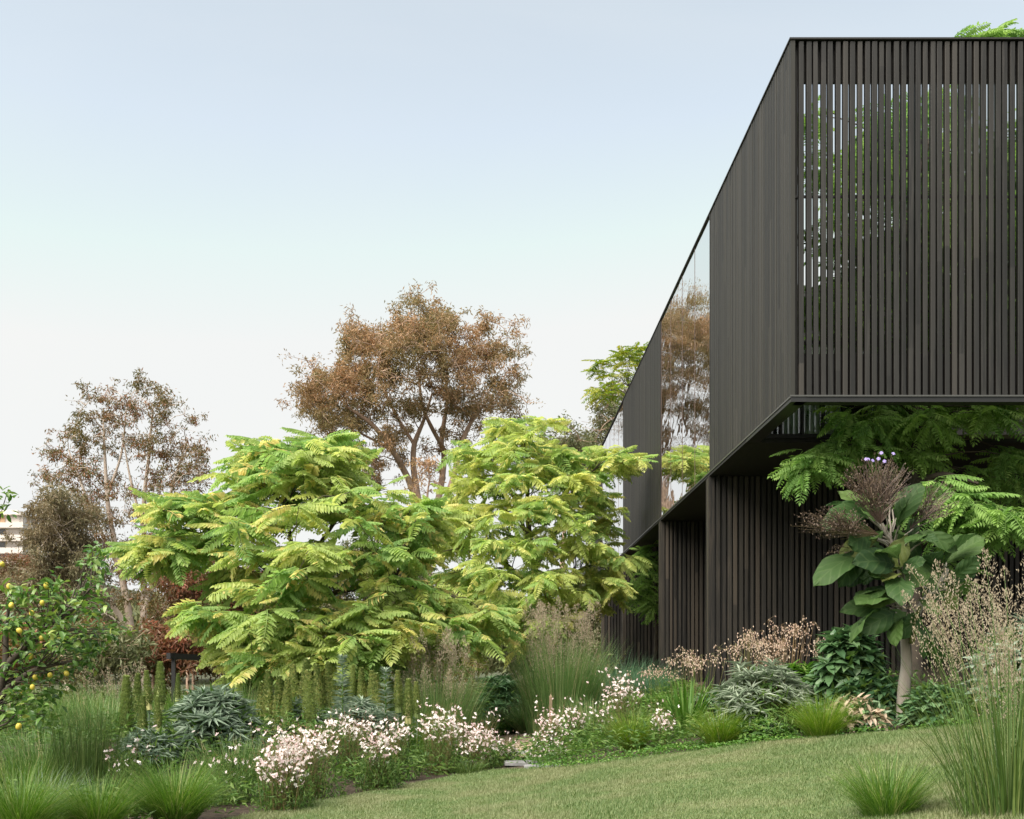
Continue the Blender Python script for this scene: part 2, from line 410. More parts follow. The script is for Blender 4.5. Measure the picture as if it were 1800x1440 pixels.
# plants
M['acid'] = leaf_mat('locust_leaf', [(0, (0.1738, 0.2949, 0.0976)), (.3, (0.2497, 0.3932, 0.1269)), (.6, (0.3410, 0.4780, 0.1610)), (.85, (0.5159, 0.5492, 0.1976)), (1, (0.7271, 0.6023, 0.2769))], .5, patch=((0.5302, 0.5367, 0.1867), .4), pscale=1.1, rough=.65, spec=.2)
M['acid2'] = leaf_mat('pagoda_leaf', [(0, (0.1784, 0.2961, 0.0942)), (.3, (0.2743, 0.4034, 0.1273)), (.6, (0.3845, 0.4927, 0.1579)), (1, (0.6576, 0.6317, 0.2546))], .5, patch=((0.5750, 0.5684, 0.1897), .45), pscale=1.0, rough=.65, spec=.2)
M['court'] = leaf_mat('court_leaf', [(0, (0.1050, 0.2090, 0.0550)), (.5, (0.1890, 0.3344, 0.0913)), (1, (0.3150, 0.4598, 0.1452))], .45, patch=((0.2730, 0.4070, 0.1089), .5), pscale=1.3, rough=.65, spec=.2)
M['roofleaf'] = leaf_mat('treetop_leaf', [(0, (0.144, 0.228, 0.036)), (.6, (0.264, 0.336, 0.054)), (1, (0.408, 0.384, 0.072))], .42)
M['russet'] = leaf_mat('russet_leaf', [(0, (0.1814, 0.1476, 0.0680)), (.3, (0.2823, 0.1894, 0.0970)), (.65, (0.4072, 0.2455, 0.1380)), (1, (0.5202, 0.3504, 0.2060))], .35, patch=((0.1814, 0.1894, 0.0760), .5), pscale=.32)
M['olive'] = leaf_mat('gum_leaf', [(0, (0.0862, 0.0847, 0.0308)), (.4, (0.1490, 0.1309, 0.0462)), (.75, (0.2352, 0.1386, 0.0616)), (1, (0.3450, 0.1540, 0.0924))], .3, patch=((0.1411, 0.1309, 0.0429), .55), pscale=.35)
M['bushy'] = leaf_mat('bushy_leaf', [(0, (.12, .115, .06)), (.5, (.19, .18, .10)), (1, (.28, .22, .13))], .3, patch=((.20, .14, .08), .5), pscale=.4)
M['greygreen'] = leaf_mat('grey_green_leaf', [(0, (0.069, 0.094, 0.037)), (.5, (0.125, 0.150, 0.062)), (1, (0.200, 0.200, 0.094))], .25, patch=((0.163, 0.125, 0.062), .5), pscale=.3)
M['redshrub'] = leaf_mat('red_shrub_leaf', [(0, (0.112, 0.075, 0.031)), (.5, (0.200, 0.094, 0.050)), (1, (0.325, 0.119, 0.075))], .3, patch=((0.112, 0.112, 0.037), .7), pscale=.8)
M['bark'] = plain('brown_bark', (.30, .20, .14), .8, noise=(2.5, (.46, .33, .25), .8), nscale=(1, 1, .4), bump=.3)
M['palebark'] = plain('pale_bark', (.58, .50, .43), .8, noise=(2.0, (.38, .28, .21), .8), nscale=(1, 1, .35), bump=.3)
M['darkbark'] = plain('dark_bark', (.045, .036, .028), .85, noise=(9, (.09, .07, .05), .8), bump=.4)
M['whitebark'] = plain('white_bark', (.34, .31, .27), .75, noise=(6, (.16, .13, .10), .8), nscale=(1, 1, .3), bump=.3)
M['lemonleaf'] = leaf_mat('lemon_leaf', [(0, (0.053, 0.123, 0.029)), (.5, (0.113, 0.213, 0.049)), (.85, (0.189, 0.289, 0.070)), (1, (0.318, 0.372, 0.100))], .3, rough=.35, spec=.5)
M['lemon'] = plain('lemon_skin', (.60, .47, .06), .5, noise=(14, (.45, .40, .07), .6), bump=.15)
M['bigleaf'] = None
M['tuft'] = leaf_mat('tuft_blade', [(0, (0.072, 0.150, 0.019)), (.45, (0.132, 0.240, 0.029)), (.8, (0.204, 0.312, 0.042)), (.93, (0.300, 0.348, 0.084)), (1, (0.456, 0.384, 0.180))], .35)
M['tuft2'] = leaf_mat('green_blade', [(0, (0.054, 0.126, 0.022)), (.5, (0.102, 0.204, 0.031)), (.85, (0.180, 0.282, 0.060)), (1, (0.360, 0.348, 0.156))], .35)
M['reed'] = leaf_mat('reed_stem', [(0, (0.036, 0.078, 0.017)), (.6, (0.078, 0.138, 0.026)), (1, (0.180, 0.228, 0.072))], .15)
M['feather'] = leaf_mat('feather_blade', [(0, (0.072, 0.152, 0.039)), (.5, (0.125, 0.225, 0.066)), (.85, (0.212, 0.305, 0.118)), (1, (0.450, 0.370, 0.212))], .3)
M['plume'] = leaf_mat('plume_seed', [(0, (.26, .205, .15)), (.5, (.38, .31, .23)), (1, (.52, .45, .34))], .35)
M['blueblade'] = leaf_mat('blue_green_blade', [(0, (0.048, 0.126, 0.066)), (.6, (0.090, 0.192, 0.102)), (1, (0.180, 0.276, 0.156))], .3)
M['strap'] = leaf_mat('strap_leaf', [(0, (.05, .125, .018)), (.6, (.085, .20, .028)), (1, (.17, .28, .07))], .35)
M['silver'] = leaf_mat('silver_leaf', [(0, (0.154, 0.204, 0.132)), (.5, (0.237, 0.292, 0.204)), (1, (0.374, 0.429, 0.330))], .15, rough=.6)
M['silverblue'] = leaf_mat('blue_silver_leaf', [(0, (0.1299, 0.1926, 0.1232)), (.5, (0.2206, 0.2923, 0.2128)), (1, (0.3976, 0.4704, 0.3741))], .15, rough=.55)
M['darkrosette'] = leaf_mat('dark_rosette_leaf', [(0, (0.044, 0.106, 0.044)), (.5, (0.081, 0.163, 0.069)), (1, (0.163, 0.250, 0.125))], .2, rough=.45)
M['spike'] = leaf_mat('spike_bract', [(0, (0.145, 0.196, 0.065)), (.5, (0.246, 0.312, 0.109)), (.85, (0.348, 0.413, 0.160)), (1, (0.478, 0.450, 0.203))], .25)
M['petal'] = leaf_mat('gaura_petal', [(0, (.66, .48, .50)), (.3, (.78, .66, .66)), (.7, (.86, .80, .78)), (1, (.90, .87, .84))], .35, rough=.6)
M['bud'] = leaf_mat('gaura_bud', [(0, (.22, .09, .07)), (.5, (.36, .19, .13)), (1, (.42, .33, .20))], .2)
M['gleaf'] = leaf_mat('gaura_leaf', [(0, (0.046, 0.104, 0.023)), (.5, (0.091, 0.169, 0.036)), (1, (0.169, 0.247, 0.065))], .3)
M['stalk'] = leaf_mat('flower_stalk', [(0, (.09, .12, .03)), (.6, (.17, .15, .06)), (1, (.26, .17, .09))], .1)
M['cover'] = leaf_mat('cover_leaf', [(0, (0.052, 0.132, 0.023)), (.5, (0.092, 0.201, 0.034)), (.9, (0.138, 0.265, 0.052)), (1, (0.230, 0.310, 0.081))], .3)
M['bell'] = leaf_mat('seed_bell', [(0, (.46, .31, .25)), (.5, (.64, .50, .41)), (1, (.78, .68, .56))], .35)
M['variegated'] = leaf_mat('variegated_leaf', [(0, (.16, .18, .09)), (.45, (.38, .30, .20)), (1, (.60, .47, .36))], .3)
M['fatsia'] = leaf_mat('glossy_shrub_leaf', [(0, (0.042, 0.096, 0.042)), (.5, (0.084, 0.168, 0.066)), (1, (0.180, 0.288, 0.132))], .2, rough=.35, spec=.55)
M['panicle'] = leaf_mat('panicle_twig', [(0, (0.0532, 0.0394, 0.0335)), (.5, (0.1015, 0.0694, 0.0546)), (1, (0.1904, 0.1387, 0.0949))], .1)
M['violet'] = leaf_mat('violet_petal', [(0, (.36, .28, .62)), (1, (.52, .44, .78))], .35)
M['lawnblade'] = leaf_mat('lawn_blade', [(0, (0.0750, 0.1310, 0.0391)), (.5, (0.1191, 0.1843, 0.0591)), (.85, (0.1764, 0.2328, 0.0869)), (1, (0.2911, 0.3104, 0.1565))], .3, patch=((.235, .245, .125), .8), pscale=1.3)

# ------------------------------------------------------------------ the ground, lawn, path
M['soil'] = plain('mulch_soil', (.034, .023, .015), .95, noise=(16, (.085, .058, .039), .8), bump=1.0, detail=8)
M['lawn'] = plain('lawn_thatch', (.065, .105, .026), .95, noise=(7, (.11, .135, .04), .8), bump=.6, detail=8)
M['gravel'] = plain('pink_gravel', (.33, .25, .19), .95, noise=(40, (.20, .145, .105), .7), bump=.8, detail=6)
M['pebble'] = leaf_mat('pebble', [(0, (.20, .14, .10)), (.5, (.34, .26, .19)), (1, (.48, .40, .32))], 0, rough=.9)
M['stone'] = plain('grey_paving_stone', (.22, .22, .225), .8, noise=(9, (.15, .15, .15), .6), bump=.3)
M['farland'] = plain('far_meadow', (.035, .045, .016), .95, noise=(.6, (.06, .055, .025), .8))

# ground: fine near the garden, coarse far away
def axis(a, b, fine, lo, hi, grow_=1.25):
    v = list(np.arange(a, b + 1e-6, fine)); s = fine
    while v[-1] < hi: s *= grow_; v.append(v[-1] + s)
    s = fine
    while v[0] > lo: s *= grow_; v.insert(0, v[0] - s)
    return np.array(v)
gx, gyv = axis(-12, 12, .25, -700, 700), axis(0, 40, .25, -60, 1200)
XX, YY = np.meshgrid(gx, gyv); ZZ = G(XX, YY)
nx, ny = len(gx), len(gyv)
idx = np.arange(nx * ny).reshape(ny, nx)
Qg = np.stack([idx[:-1, :-1], idx[:-1, 1:], idx[1:, 1:], idx[1:, :-1]], -1).reshape(-1, 4)
mb = MB(); mb.add(np.stack([XX, YY, ZZ], -1).reshape(-1, 3), Q=Qg)
ground = mb.build('ground', M['soil'], smooth=True, kind='structure')
# far part of the sheet is meadow
ground.data.materials.append(M['farland'])
cy_ = YY[:-1, :-1].ravel(); cx_ = XX[:-1, :-1].ravel()
ground.data.polygons.foreach_set('material_index', ((cy_ > 34) | (np.abs(cx_) > 14)).astype(np.int32))

edge_px = [(430, 1437), (520, 1420), (600, 1405), (700, 1386), (800, 1366), (870, 1357), (940, 1355), (1000, 1352), (1060, 1344), (1130, 1334), (1200, 1326), (1320, 1312), (1420, 1302), (1500, 1294), (1580, 1288), (1640, 1283), (1720, 1276), (1800, 1270)]
EDGE = [((px - CX) / F * gy(px, py), gy(px, py)) for px, py in edge_px]
EDGE = [(-9, 3.2), (-5.5, 4.6), (-3.4, 6.2), (-2.5, 7.3)] + EDGE + [(EDGE[-1][0] + 1.5, EDGE[-1][1] + .2), (EDGE[-1][0] + 6, EDGE[-1][1] + .8)]
EX, EY = np.array(EDGE).T
print('edge', [(round(a, 2), round(b, 2)) for a, b in EDGE])
def edge_y(x): return np.interp(x, EX, EY)
cols = np.linspace(-9, EX[-1], 150); rows = 70
t = np.linspace(0, 1, rows)[:, None]
LX = np.broadcast_to(cols, (rows, len(cols))); LY = -6 + (edge_y(cols) + .02 * np.sin(cols * 9) + 6) * t
LZ = G(LX, LY) + .022
li = np.arange(LX.size).reshape(LX.shape)
mb = MB(); mb.add(np.stack([LX, LY, LZ], -1).reshape(-1, 3), Q=np.stack([li[:-1, :-1], li[:-1, 1:], li[1:, 1:], li[1:, :-1]], -1).reshape(-1, 4))
lawn = mb.build('lawn', M['lawn'], smooth=True, kind='structure')

n = 900000
x = rng.uniform(-3.2, 6.2, n); y = rng.uniform(4.4, 12.8, n)
keep = (y < edge_y(x) - .03 + rng.normal(0, .03, n)) & (np.abs(x - y * .055) < y * .56)
x, y = x[keep], y[keep]; n = len(x); print('lawn blades', n)
mb = MB(); az = rng.uniform(0, 6.28, n)
L = rng.uniform(.014, .034, n) * (1 + .25 * np.sin(x * 3 + np.sin(y * 4)))
pos = np.stack([x, y, G(x, y) + .02], 1)
tip = pos + np.stack([np.cos(az) * L * .55, np.sin(az) * L * .55, L * .8], 1)
sd_ = np.stack([-np.sin(az), np.cos(az), 0 * az], 1) * .0021
V = np.stack([pos + sd_, pos - sd_, tip], 1); i = np.arange(n)[:, None] * 3
mb.add(V.reshape(-1, 3), T=i + [0, 1, 2], tint=np.repeat(rng.random(n) ** 1.2 * .98, 3))
o = mb.build('lawn_grass', M['lawnblade'], kind='stuff'); o['label'] = 'short mown lawn grass in front of the planted beds'; o['category'] = 'grass'

# gravel path running back between the beds, with stepping stones where it meets the lawn
pc = [(925, 12.3, .33), (915, 14, .42), (890, 16, .62), (862, 19, .85), (850, 22, 1.0), (855, 26, 1.0), (880, 31, 1.1)]
PY = np.linspace(12.2, 31, 60)
PCX = np.interp(PY, [p[1] for p in pc], [(p[0] - CX) / F * p[1] for p in pc]); PHW = np.interp(PY, [p[1] for p in pc], [p[2] for p in pc])
def on_path(x, y, m=0.0): return (y > 12.2) & (y < 31) & (np.abs(x - np.interp(y, PY, PCX)) < np.interp(y, PY, PHW) + m)
u = np.linspace(-1, 1, 9)
px_ = PCX[:, None] + PHW[:, None] * u * (1 + .05 * np.sin(PY * 3)[:, None]); py_ = np.broadcast_to(PY[:, None], px_.shape)
pz = G(px_, py_) + .03 - .015 * u ** 2
pi_ = np.arange(px_.size).reshape(px_.shape)
mb = MB(); mb.add(np.stack([px_, py_, pz], -1).reshape(-1, 3), Q=np.stack([pi_[:-1, :-1], pi_[:-1, 1:], pi_[1:, 1:], pi_[1:, :-1]], -1).reshape(-1, 4))
path = mb.build('garden_path', M['gravel'], smooth=True, kind='structure')
n = 9000; yy = rng.uniform(13, 26, n); xx = np.interp(yy, PY, PCX) + rng.uniform(-1, 1, n) * np.interp(yy, PY, PHW)
mb = MB(); r = rng.uniform(.006, .014, n)
ctr = np.stack([xx, yy, G(xx, yy) + .03], 1)
oct_ = np.array([(1, 0, 0), (0, 1, 0), (-1, 0, 0), (0, -1, 0), (0, 0, .8)])
V = ctr[:, None] + oct_[None] * r[:, None, None] * rng.uniform(.7, 1.3, (n, 5, 1)); i = np.arange(n)[:, None] * 5
mb.add(V.reshape(-1, 3), T=np.concatenate([i + [0, 1, 4], i + [1, 2, 4], i + [2, 3, 4], i + [3, 0, 4]], 1).reshape(-1, 3), tint=np.repeat(rng.random(n), 5))
o = mb.build('gravel', M['pebble'], kind='stuff'); o['label'] = 'loose pinkish gravel on the garden path'; o['category'] = 'gravel'
for k, (px, py, w, d) in enumerate([(928, 1343, .22, .12), (905, 1335, .20, .12), (958, 1350, .20, .08), (935, 1326, .2, .14)]):
    Y = gy(px, py); x = (px - CX) / F * Y; mb = MB(); m_ = 9
    th = np.arange(m_) / m_ * 6.283 + .3 * k; rr = 1 + rng.normal(0, .07, m_)
    ring = np.stack([x + np.sign(np.cos(th)) * np.abs(np.cos(th)) ** .5 * w * rr, Y + np.sign(np.sin(th)) * np.abs(np.sin(th)) ** .5 * d * rr, 0 * th], 1)
    zt = float(G(x, Y)) + .030
    top = ring.copy(); top[:, 2] = zt; top[:, :2] = (top[:, :2] - [x, Y]) * .96 + [x, Y]; mid = ring.copy(); mid[:, 2] = zt - .012; bot = ring.copy(); bot[:, 2] = zt - .04
    c = np.array([[x, Y, zt + .001]]); j = np.arange(m_); j2 = (j + 1) % m_
    mb.add(np.concatenate([top, mid, bot, c]), T=np.stack([j, j2, np.full(m_, 3 * m_)], 1),
           Q=np.concatenate([np.stack([m_ + j, m_ + j2, j2, j], 1), np.stack([2 * m_ + j, 2 * m_ + j2, m_ + j2, m_ + j], 1)]))
    mb.build('paving_stone', M['stone'], parent=path)

# ------------------------------------------------------------------ the house: a long timber box carried on cross walls
X0, X1 = 2.95, 9.6                       # the garden facade and the far side
YF = 11.40                               # the slatted end
ZB, ZT = EYE + 2.75, EYE + 6.35          # underside and top of the box
house = thing('timber_house', 'long black timber box house with slatted end, glazed strips and dark batten walls below', 'house', (X0, YF, 0.5))

def slat_mesh(name, w, d, h, mat, bev=.004):
    mb = MB(); a = w / 2
    prof = [(-a + bev, 0), (a - bev, 0), (a, bev), (a, d), (-a, d), (-a, bev)]
    zs = [0, h * .31, h * .62, h]
    V = [(x, y, z) for z in zs for x, y in prof]; k = len(prof)
    Q = [(r * k + i, r * k + (i + 1) % k, (r + 1) * k + (i + 1) % k, (r + 1) * k + i) for r in range(3) for i in range(k)]
    T = [(0, 2, 1), (0, 3, 2), (0, 4, 3), (0, 5, 4)] + [(18, 19, 20), (18, 20, 21), (18, 21, 22), (18, 22, 23)]
    mb.add(V, T=T, Q=Q, tint=0.0)
    return mb.mesh(name, mat)

# the slatted end: every slat stands alone in front of an open court
PITCH = .0735
sm = [slat_mesh('slat', .049 + dw, .055, ZT - ZB - .03, M['slat']) for dw in (0, .003, -.002)]
n_front = int((X1 - X0 - .10) / PITCH)
for i in range(n_front):
    x = X0 + .115 + i * PITCH + rng.normal(0, .0015)
    m = Matrix.Translation((x, YF + .004 + rng.normal(0, .002), ZB + .015)) @ Matrix.Rotation(rng.normal(0, .035), 4, 'Z') @ Matrix.Rotation(rng.normal(0, .0009), 4, 'Y')
    link('slat', sm[i % 3], house, matrix=m)
def part(name, lo, hi, mat, parent=house, kind=None):
    return MB().box(lo, hi).build(name, M[mat], parent, kind=kind)
part('corner_post', (X0, YF, ZB), (X0 + .045, YF + .07, ZT), 'clad')
part('roof_capping', (X0 - .012, YF - .012, ZT), (X1, YF + .10, ZT + .018), 'board')
part('roof_capping', (X0 - .012, YF + .10, ZT), (X0 + .12, 44, ZT + .018), 'board')
zrail = EYE + (HY - 346) / F * (YF + .07)
part('rail', (X0 + .06, YF + .062, zrail - .012), (X1, YF + .085, zrail + .012), 'black')
part('parapet_board', (X0 + .06, YF + .09, EYE + (HY - 145) / F * (YF + .09)), (X1, YF + .13, ZT - .003), 'board')
part('floor_board', (X0 + .06, YF + .09, ZB + .02), (X1, YF + .13, EYE + (HY - 622) / F * (YF + .09)), 'board')
part('edge_beam', (X0 + .05, YF + .0, ZB - .055), (X1, YF + .15, ZB + .010), 'black')
part('edge_beam', (X0, YF - .004, ZB - .055), (X0 + .16, 13.45, ZB + .0), 'black')
part('drip_edge', (X0 - .010, YF - .010, ZB - .016), (X0 - .001, 44, ZB + .002), 'edge')
part('drip_edge', (X0 - .010, YF - .014, ZB - .004), (X1, YF - .002, ZB + .012), 'edge')

# garden facade: closely set cladding on the solid stretches, frameless glass between
def clad_run(y0, y1, single):
    part('cladding_backing', (X0 + .030, y0, ZB), (X0 + .09, y1, ZT - .002), 'board')
    k = int((y1 - y0) / PITCH); p = (y1 - y0) / k
    if single:
        me = slat_mesh('cladding_board', p - .024, .030, ZT - ZB - .006, M['clad'])
        for j in range(k):
            m = Matrix.Translation((X0 + rng.normal(0, .0012), y0 + (j + .5) * p, ZB + .003)) @ Matrix.Rotation(-math.pi / 2 + rng.normal(0, .012), 4, 'Z')
            link('cladding_board', me, house, matrix=m)
    else:
        mb = MB()
        for j in range(k):
            a = y0 + j * p + .011; mb.box((X0 + rng.normal(0, .0012), a, ZB + .003), (X0 + .030, a + p - .022, ZT - .003), tint=rng.random())
        mb.build('cladding_boards', M['clad'], house, kind='stuff')
def glass_run(ys):
    for a, b in zip(ys[:-1], ys[1:]):
        pa = part('pane', (X0 + .012, a + .0085, ZB + .004), (X0 + .022, b - .0085, ZT - .004), 'glass')
    for a in ys: part('mullion', (X0 + .009, a - .008, ZB + .004), (X0 + .05, a + .008, ZT - .004), 'mullion')
Dp = lambda px: 514.0 * YF / (px - CX)
clad_run(YF + .075, Dp(1247), True)
glass_run([Dp(1247) + .012, Dp(1220), Dp(1198), Dp(1178), Dp(1161) - .012])
clad_run(Dp(1161), Dp(1095), False)
glass_run([Dp(1095) + .012] + [Dp(1095) + 1.08 * k for k in range(1, 5)] + [Dp(1058) - .012])
clad_run(Dp(1058), Dp(1040), False)
glass_run([Dp(1040) + .012] + [Dp(1040) + 1.18 * k for k in range(1, 7)] + [44 - .012])
# rooms, roof, floor
YA, YB_, YC, YD = Dp(1247), Dp(1161), Dp(1095), Dp(1058)
part('soffit', (X0 + .16, 13.47, ZB - .05), (X1, 44, ZB - .004), 'soffit')
part('soffit', (X0, 13.452, ZB - .052), (X0 + .157, 44, ZB - .006), 'soffit')
part('room_floor', (X0 + .1, 13.5, ZB), (X1, 43.9, ZB + .05), 'stain_floor')
part('roof', (X0 + .13, 18.6, ZT - .30), (X1 - .01, 43.95, ZT - .06), 'roof')
part('court_wall', (X0 + .95, 18.5, ZB + .06), (X1 - .03, 18.62, ZT - .31), 'board')
part('court_wall', (X1 - .02, YF + .15, ZB - .05), (X1 + .10, 43.98, ZT - .003), 'board')
part('inner_wall', (X0 + .88, YA, ZB + .06), (X0 + .94, YC - .1, ZT - .31), 'board')
part('inner_wall', (X0 + .88, YC, ZB + .06), (X0 + .94, 43.9, ZT - .32), 'board')
part('end_wall', (X0 + .1, 43.90, ZB - .02), (X1 + .10, 44.0, ZT - .004), 'board')
part('roof', (X0 + .13, YA + .05, ZT - .29), (X0 + .93, 18.59, ZT - .07), 'roof')

# low curtained window that looks over the court
wx0, wx1, wz1 = X0 + .17, X0 + 1.95, ZB + 1.16
win = part('window', (wx0, 13.46, ZB - .002), (wx1, 13.50, ZB + .05), 'black')
part('window_head', (wx0, 13.46, wz1 - .04), (wx1, 13.50, wz1), 'black', win)
k = 7
for j in range(k + 1):
    x = wx0 + (wx1 - wx0) * j / k; part('mullion', (x - .012, 13.455, ZB + .05), (x + .012, 13.505, wz1 - .04), 'black', win)
for j in range(k):
    a, b = wx0 + (wx1 - wx0) * j / k + .013, wx0 + (wx1 - wx0) * (j + 1) / k - .013
    part('pane', (a, 13.476, ZB + .051), (b, 13.484, wz1 - .041), 'winglass', win)
    if j in (1, 2, 3, 5):
        mb = MB(); xs = np.linspace(a + .01, b - .01, 24); ysn = 13.60 + .025 * np.sin(np.linspace(0, 15, 24) + j)
        V = np.concatenate([np.stack([xs, ysn, 0 * xs + ZB + .055], 1), np.stack([xs, ysn, 0 * xs + wz1 - .045], 1), np.stack([xs, ysn + .01, 0 * xs + wz1 - .045], 1), np.stack([xs, ysn + .01, 0 * xs + ZB + .055], 1)])
        q = np.arange(23); mb.add(V, Q=np.concatenate([np.stack([q + 24 * r, q + 1 + 24 * r, q + 25 + 24 * r, q + 24 + 24 * r], 1) for r in range(3)]))
        mb.build('curtain', M['curtain'], win, smooth=True)
part('window_back', (wx0 + .02, 13.9, ZB + .052), (wx1, 13.95, wz1 - .042), 'board', win)

# cross walls under the box, faced with uneven battens
def cross_wall(y, depth, pitch, single, xmax, skip_x=None):
    zt = ZB - .055
    zb = float(G(X0, y)) - .25
    wl = part('lower_wall', (X0 + .03, y + .04, zb), (X1 - .05, y + depth, zt), 'board')
    cp = part('corner_board', (X0 - .006, y + .002, zb), (X0 + .075, y + .038, zt), 'batten', wl)
    wd = [slat_mesh('batten', w, .038, zt - zb - .004, M['batten']) for w in (pitch * .62, pitch * .74, pitch * .5, pitch * .68)]
    mb = MB(); x = X0 + .125
    j = 0
    while x < X1 - .1:
        w = int(rng.integers(0, 4)); y_ = y - rng.uniform(0, .014)
        if x < xmax and single:
            link('batten', wd[w], wl, matrix=Matrix.Translation((x, y_, zb + .002)) @ Matrix.Rotation(rng.normal(0, .03), 4, 'Z'))
        else: mb.box((x - .027, y_, zb + .002), (x + .027, y_ + .038, zt - .002), tint=rng.random())
        x += pitch * rng.uniform(.92, 1.08); j += 1
    if mb.n: mb.build('battens', M['batten'], wl, kind='stuff')
    # the short garden-side return
    mb = MB(); yy = y + .05
    while yy < y + depth - .03:
        mb.box((X0 + .003, yy, zb + .002), (X0 + .030, yy + .055, zt - .002), tint=rng.random()); yy += .085
    mb.build('battens', M['batten'], wl, kind='stuff')
cross_wall(YA, .26, .078, True, 7.2)
cross_wall(YB_, .26, .078, True, 4.2)
cross_wall(YC, .26, .085, False, 0)
cross_wall(YD, .26, .085, False, 0)
part('lower_wall', (X1 - .045, YA + .4, .6), (X1 + .02, 43.9, ZB - .06), 'board')

# ------------------------------------------------------------------ distant apartment block on the hill
M['render'] = plain('white_render', (.62, .57, .53), .8)
M['dimglass'] = plain('dim_glazing', (.10, .10, .10), .15, spec=.8)
M['warmglass'] = plain('sunset_tint_window', (.55, .36, .22), .6)  # warm sunset light painted into the colour of some windows
M['orange'] = plain('orange_reflection', (.48, .16, .07), .7)  # orange reflection in the top windows, painted as a flat colour
YB2 = 290.0
ux = lambda px: (px - CX) / F * YB2
uz = lambda py: EYE + (HY - py) / F * YB2
bx1 = ux(41); bx0 = bx1 - 26; by1 = 300.5
blk = thing('apartment_block', 'distant white apartment block with banded balconies at the left edge', 'building', (bx1, YB2, 20))
zbase = float(G(bx1, YB2)) - 4
def bp(name, lo, hi, mat, par=blk): return MB().box(lo, hi).build(name, M[mat], par)
bp('wall', (bx0, YB2 + 1.2, zbase), (bx1 - .6, by1, uz(905)), 'render')
bp('roof', (bx0 - .5, YB2 - .4, uz(905)), (bx1 + .5, by1 + .4, uz(903)), 'render')
bp('penthouse', (bx0 + 1, YB2 + 3, uz(903)), (ux(22), by1 - 3, uz(894)), 'render')
for k, (pt, pb) in enumerate([(919.5, 928.5), (941, 951.5), (963.5, 973.5), (985, 995)]):
    bal = bp('balcony', (bx0, YB2 - 1.2, uz(pb)), (bx1 + .4, YB2 + 1.1, uz(pt)), 'render')
    bp('balcony_band', (bx1 - .55, YB2 + 1.15, uz(pb)), (bx1 + .35, by1 + .1, uz(pt)), 'render')
    top = [907, 928.5, 951.5, 973.5][k]
    for j in range(6):
        a = bx1 - 5.2 - j * 3.4
        w_ = bp('window', (a - 3.1, YB2 + 1.0, uz(pt) - .2), (a, YB2 + 1.19, uz(top) - .15), 'dimglass' if k else ('warmglass' if j < 2 else 'orange'))
    bp('window', (bx1 - 4.9, YB2 + 1.0, uz(pt) - .2), (bx1 - 1.4, YB2 + 1.19, uz(top) - .15), 'render')
    for j in range(5):
        a = YB2 + 1.7 + j * 1.75
        bp('window', (bx1 - .58, a, uz(pt) - .1), (bx1 - .40, a + 1.35, uz(top) - .2), 'warmglass' if (j + k) % 2 else 'render')

# ------------------------------------------------------------------ trees with pinnate leaves
def lobes_to_tips(lobes, Y, per, jit, ydep):
    out = []
    for lb in lobes:
        px, py = lb[0], lb[1]; dy = lb[2] if len(lb) > 2 else 0
        for _ in range(per):
            y = Y + dy + rng.uniform(-ydep, ydep)
            out.append(W(px + rng.normal(0, jit), py + rng.normal(0, jit * .7), y))
    return np.array(out)

def pinnate_tree(name, label, loc, limbs, tips, mat, bark, L=(.45, .62), per=7, nparts=300, shape={}, hub=None, droop=(-.35, .45), rise=.25, seedbase=0, sidebias=0.0):
    root = thing(name, label, 'tree', loc)
    tb = MB(); grow(tb, limbs, tips, rtip=.005, rmax=.045, rise=rise)
    tr = tb.build('trunk', bark, root, smooth=True)
    variants = [frond_shape(seed=seedbase + k, droop=d, **shape) for k, d in enumerate((.18, .28, .38, .5, .3))]
    hub = np.asarray(hub if hub is not None else np.mean(tips, 0))
    fr = []
    for t in tips:
        o_ = t - hub; a0 = math.atan2(o_[1], o_[0]); k = per + int(rng.integers(-1, 3))
        for j in range(k):
            spread = 2.6 if np.linalg.norm(o_[:2]) > .5 else 3.14
            a = a0 + rng.uniform(-spread, spread)
            e = rng.uniform(*droop) + (.35 * rng.random() if o_[2] > .6 else 0)
            f = np.array([math.cos(a) * math.cos(e), math.sin(a) * math.cos(e), math.sin(e)])
            up = unit(np.array([rng.normal(0, .42), rng.normal(0, .42) - .12, 1.0]))
            fr.append((t + rng.normal(0, .03, 3), f, up, L[0] + (L[1] - L[0]) * rng.beta(1.6, 1.6), int(rng.integers(0, len(variants)))))
    # the leaves nearest the camera stand alone, the rest fill the crown
    order = np.argsort([q[0][1] + .9 * q[1][1] * q[3] for q in fr]); solo = set(order[:nparts].tolist())
    meshes = [v.mesh('leaf', mat) for v in variants]
    mass = MB(); geo = [(np.concatenate(v.V), np.concatenate(v.T) if v.T else None, np.concatenate(v.Q), np.concatenate(v.tint)) for v in variants]
    for i, (p, f, up, l, k) in enumerate(fr):
        R = mats3(f, up)
        if i in solo:
            m = Matrix(((*(R[0] * l), p[0]), (*(R[1] * l), p[1]), (*(R[2] * l), p[2]), (0, 0, 0, 1)))
            link('leaf', meshes[k], root, matrix=m)
        else:
            V, T, Q, ti = geo[k]; mass.add(V @ (R * l).T + p, T=T, Q=Q, tint=np.mod(ti + rng.random(), 1))
    if mass.n: mass.build('foliage', mat, root, kind='stuff')
    print(name, 'fronds', len(fr))
    return root

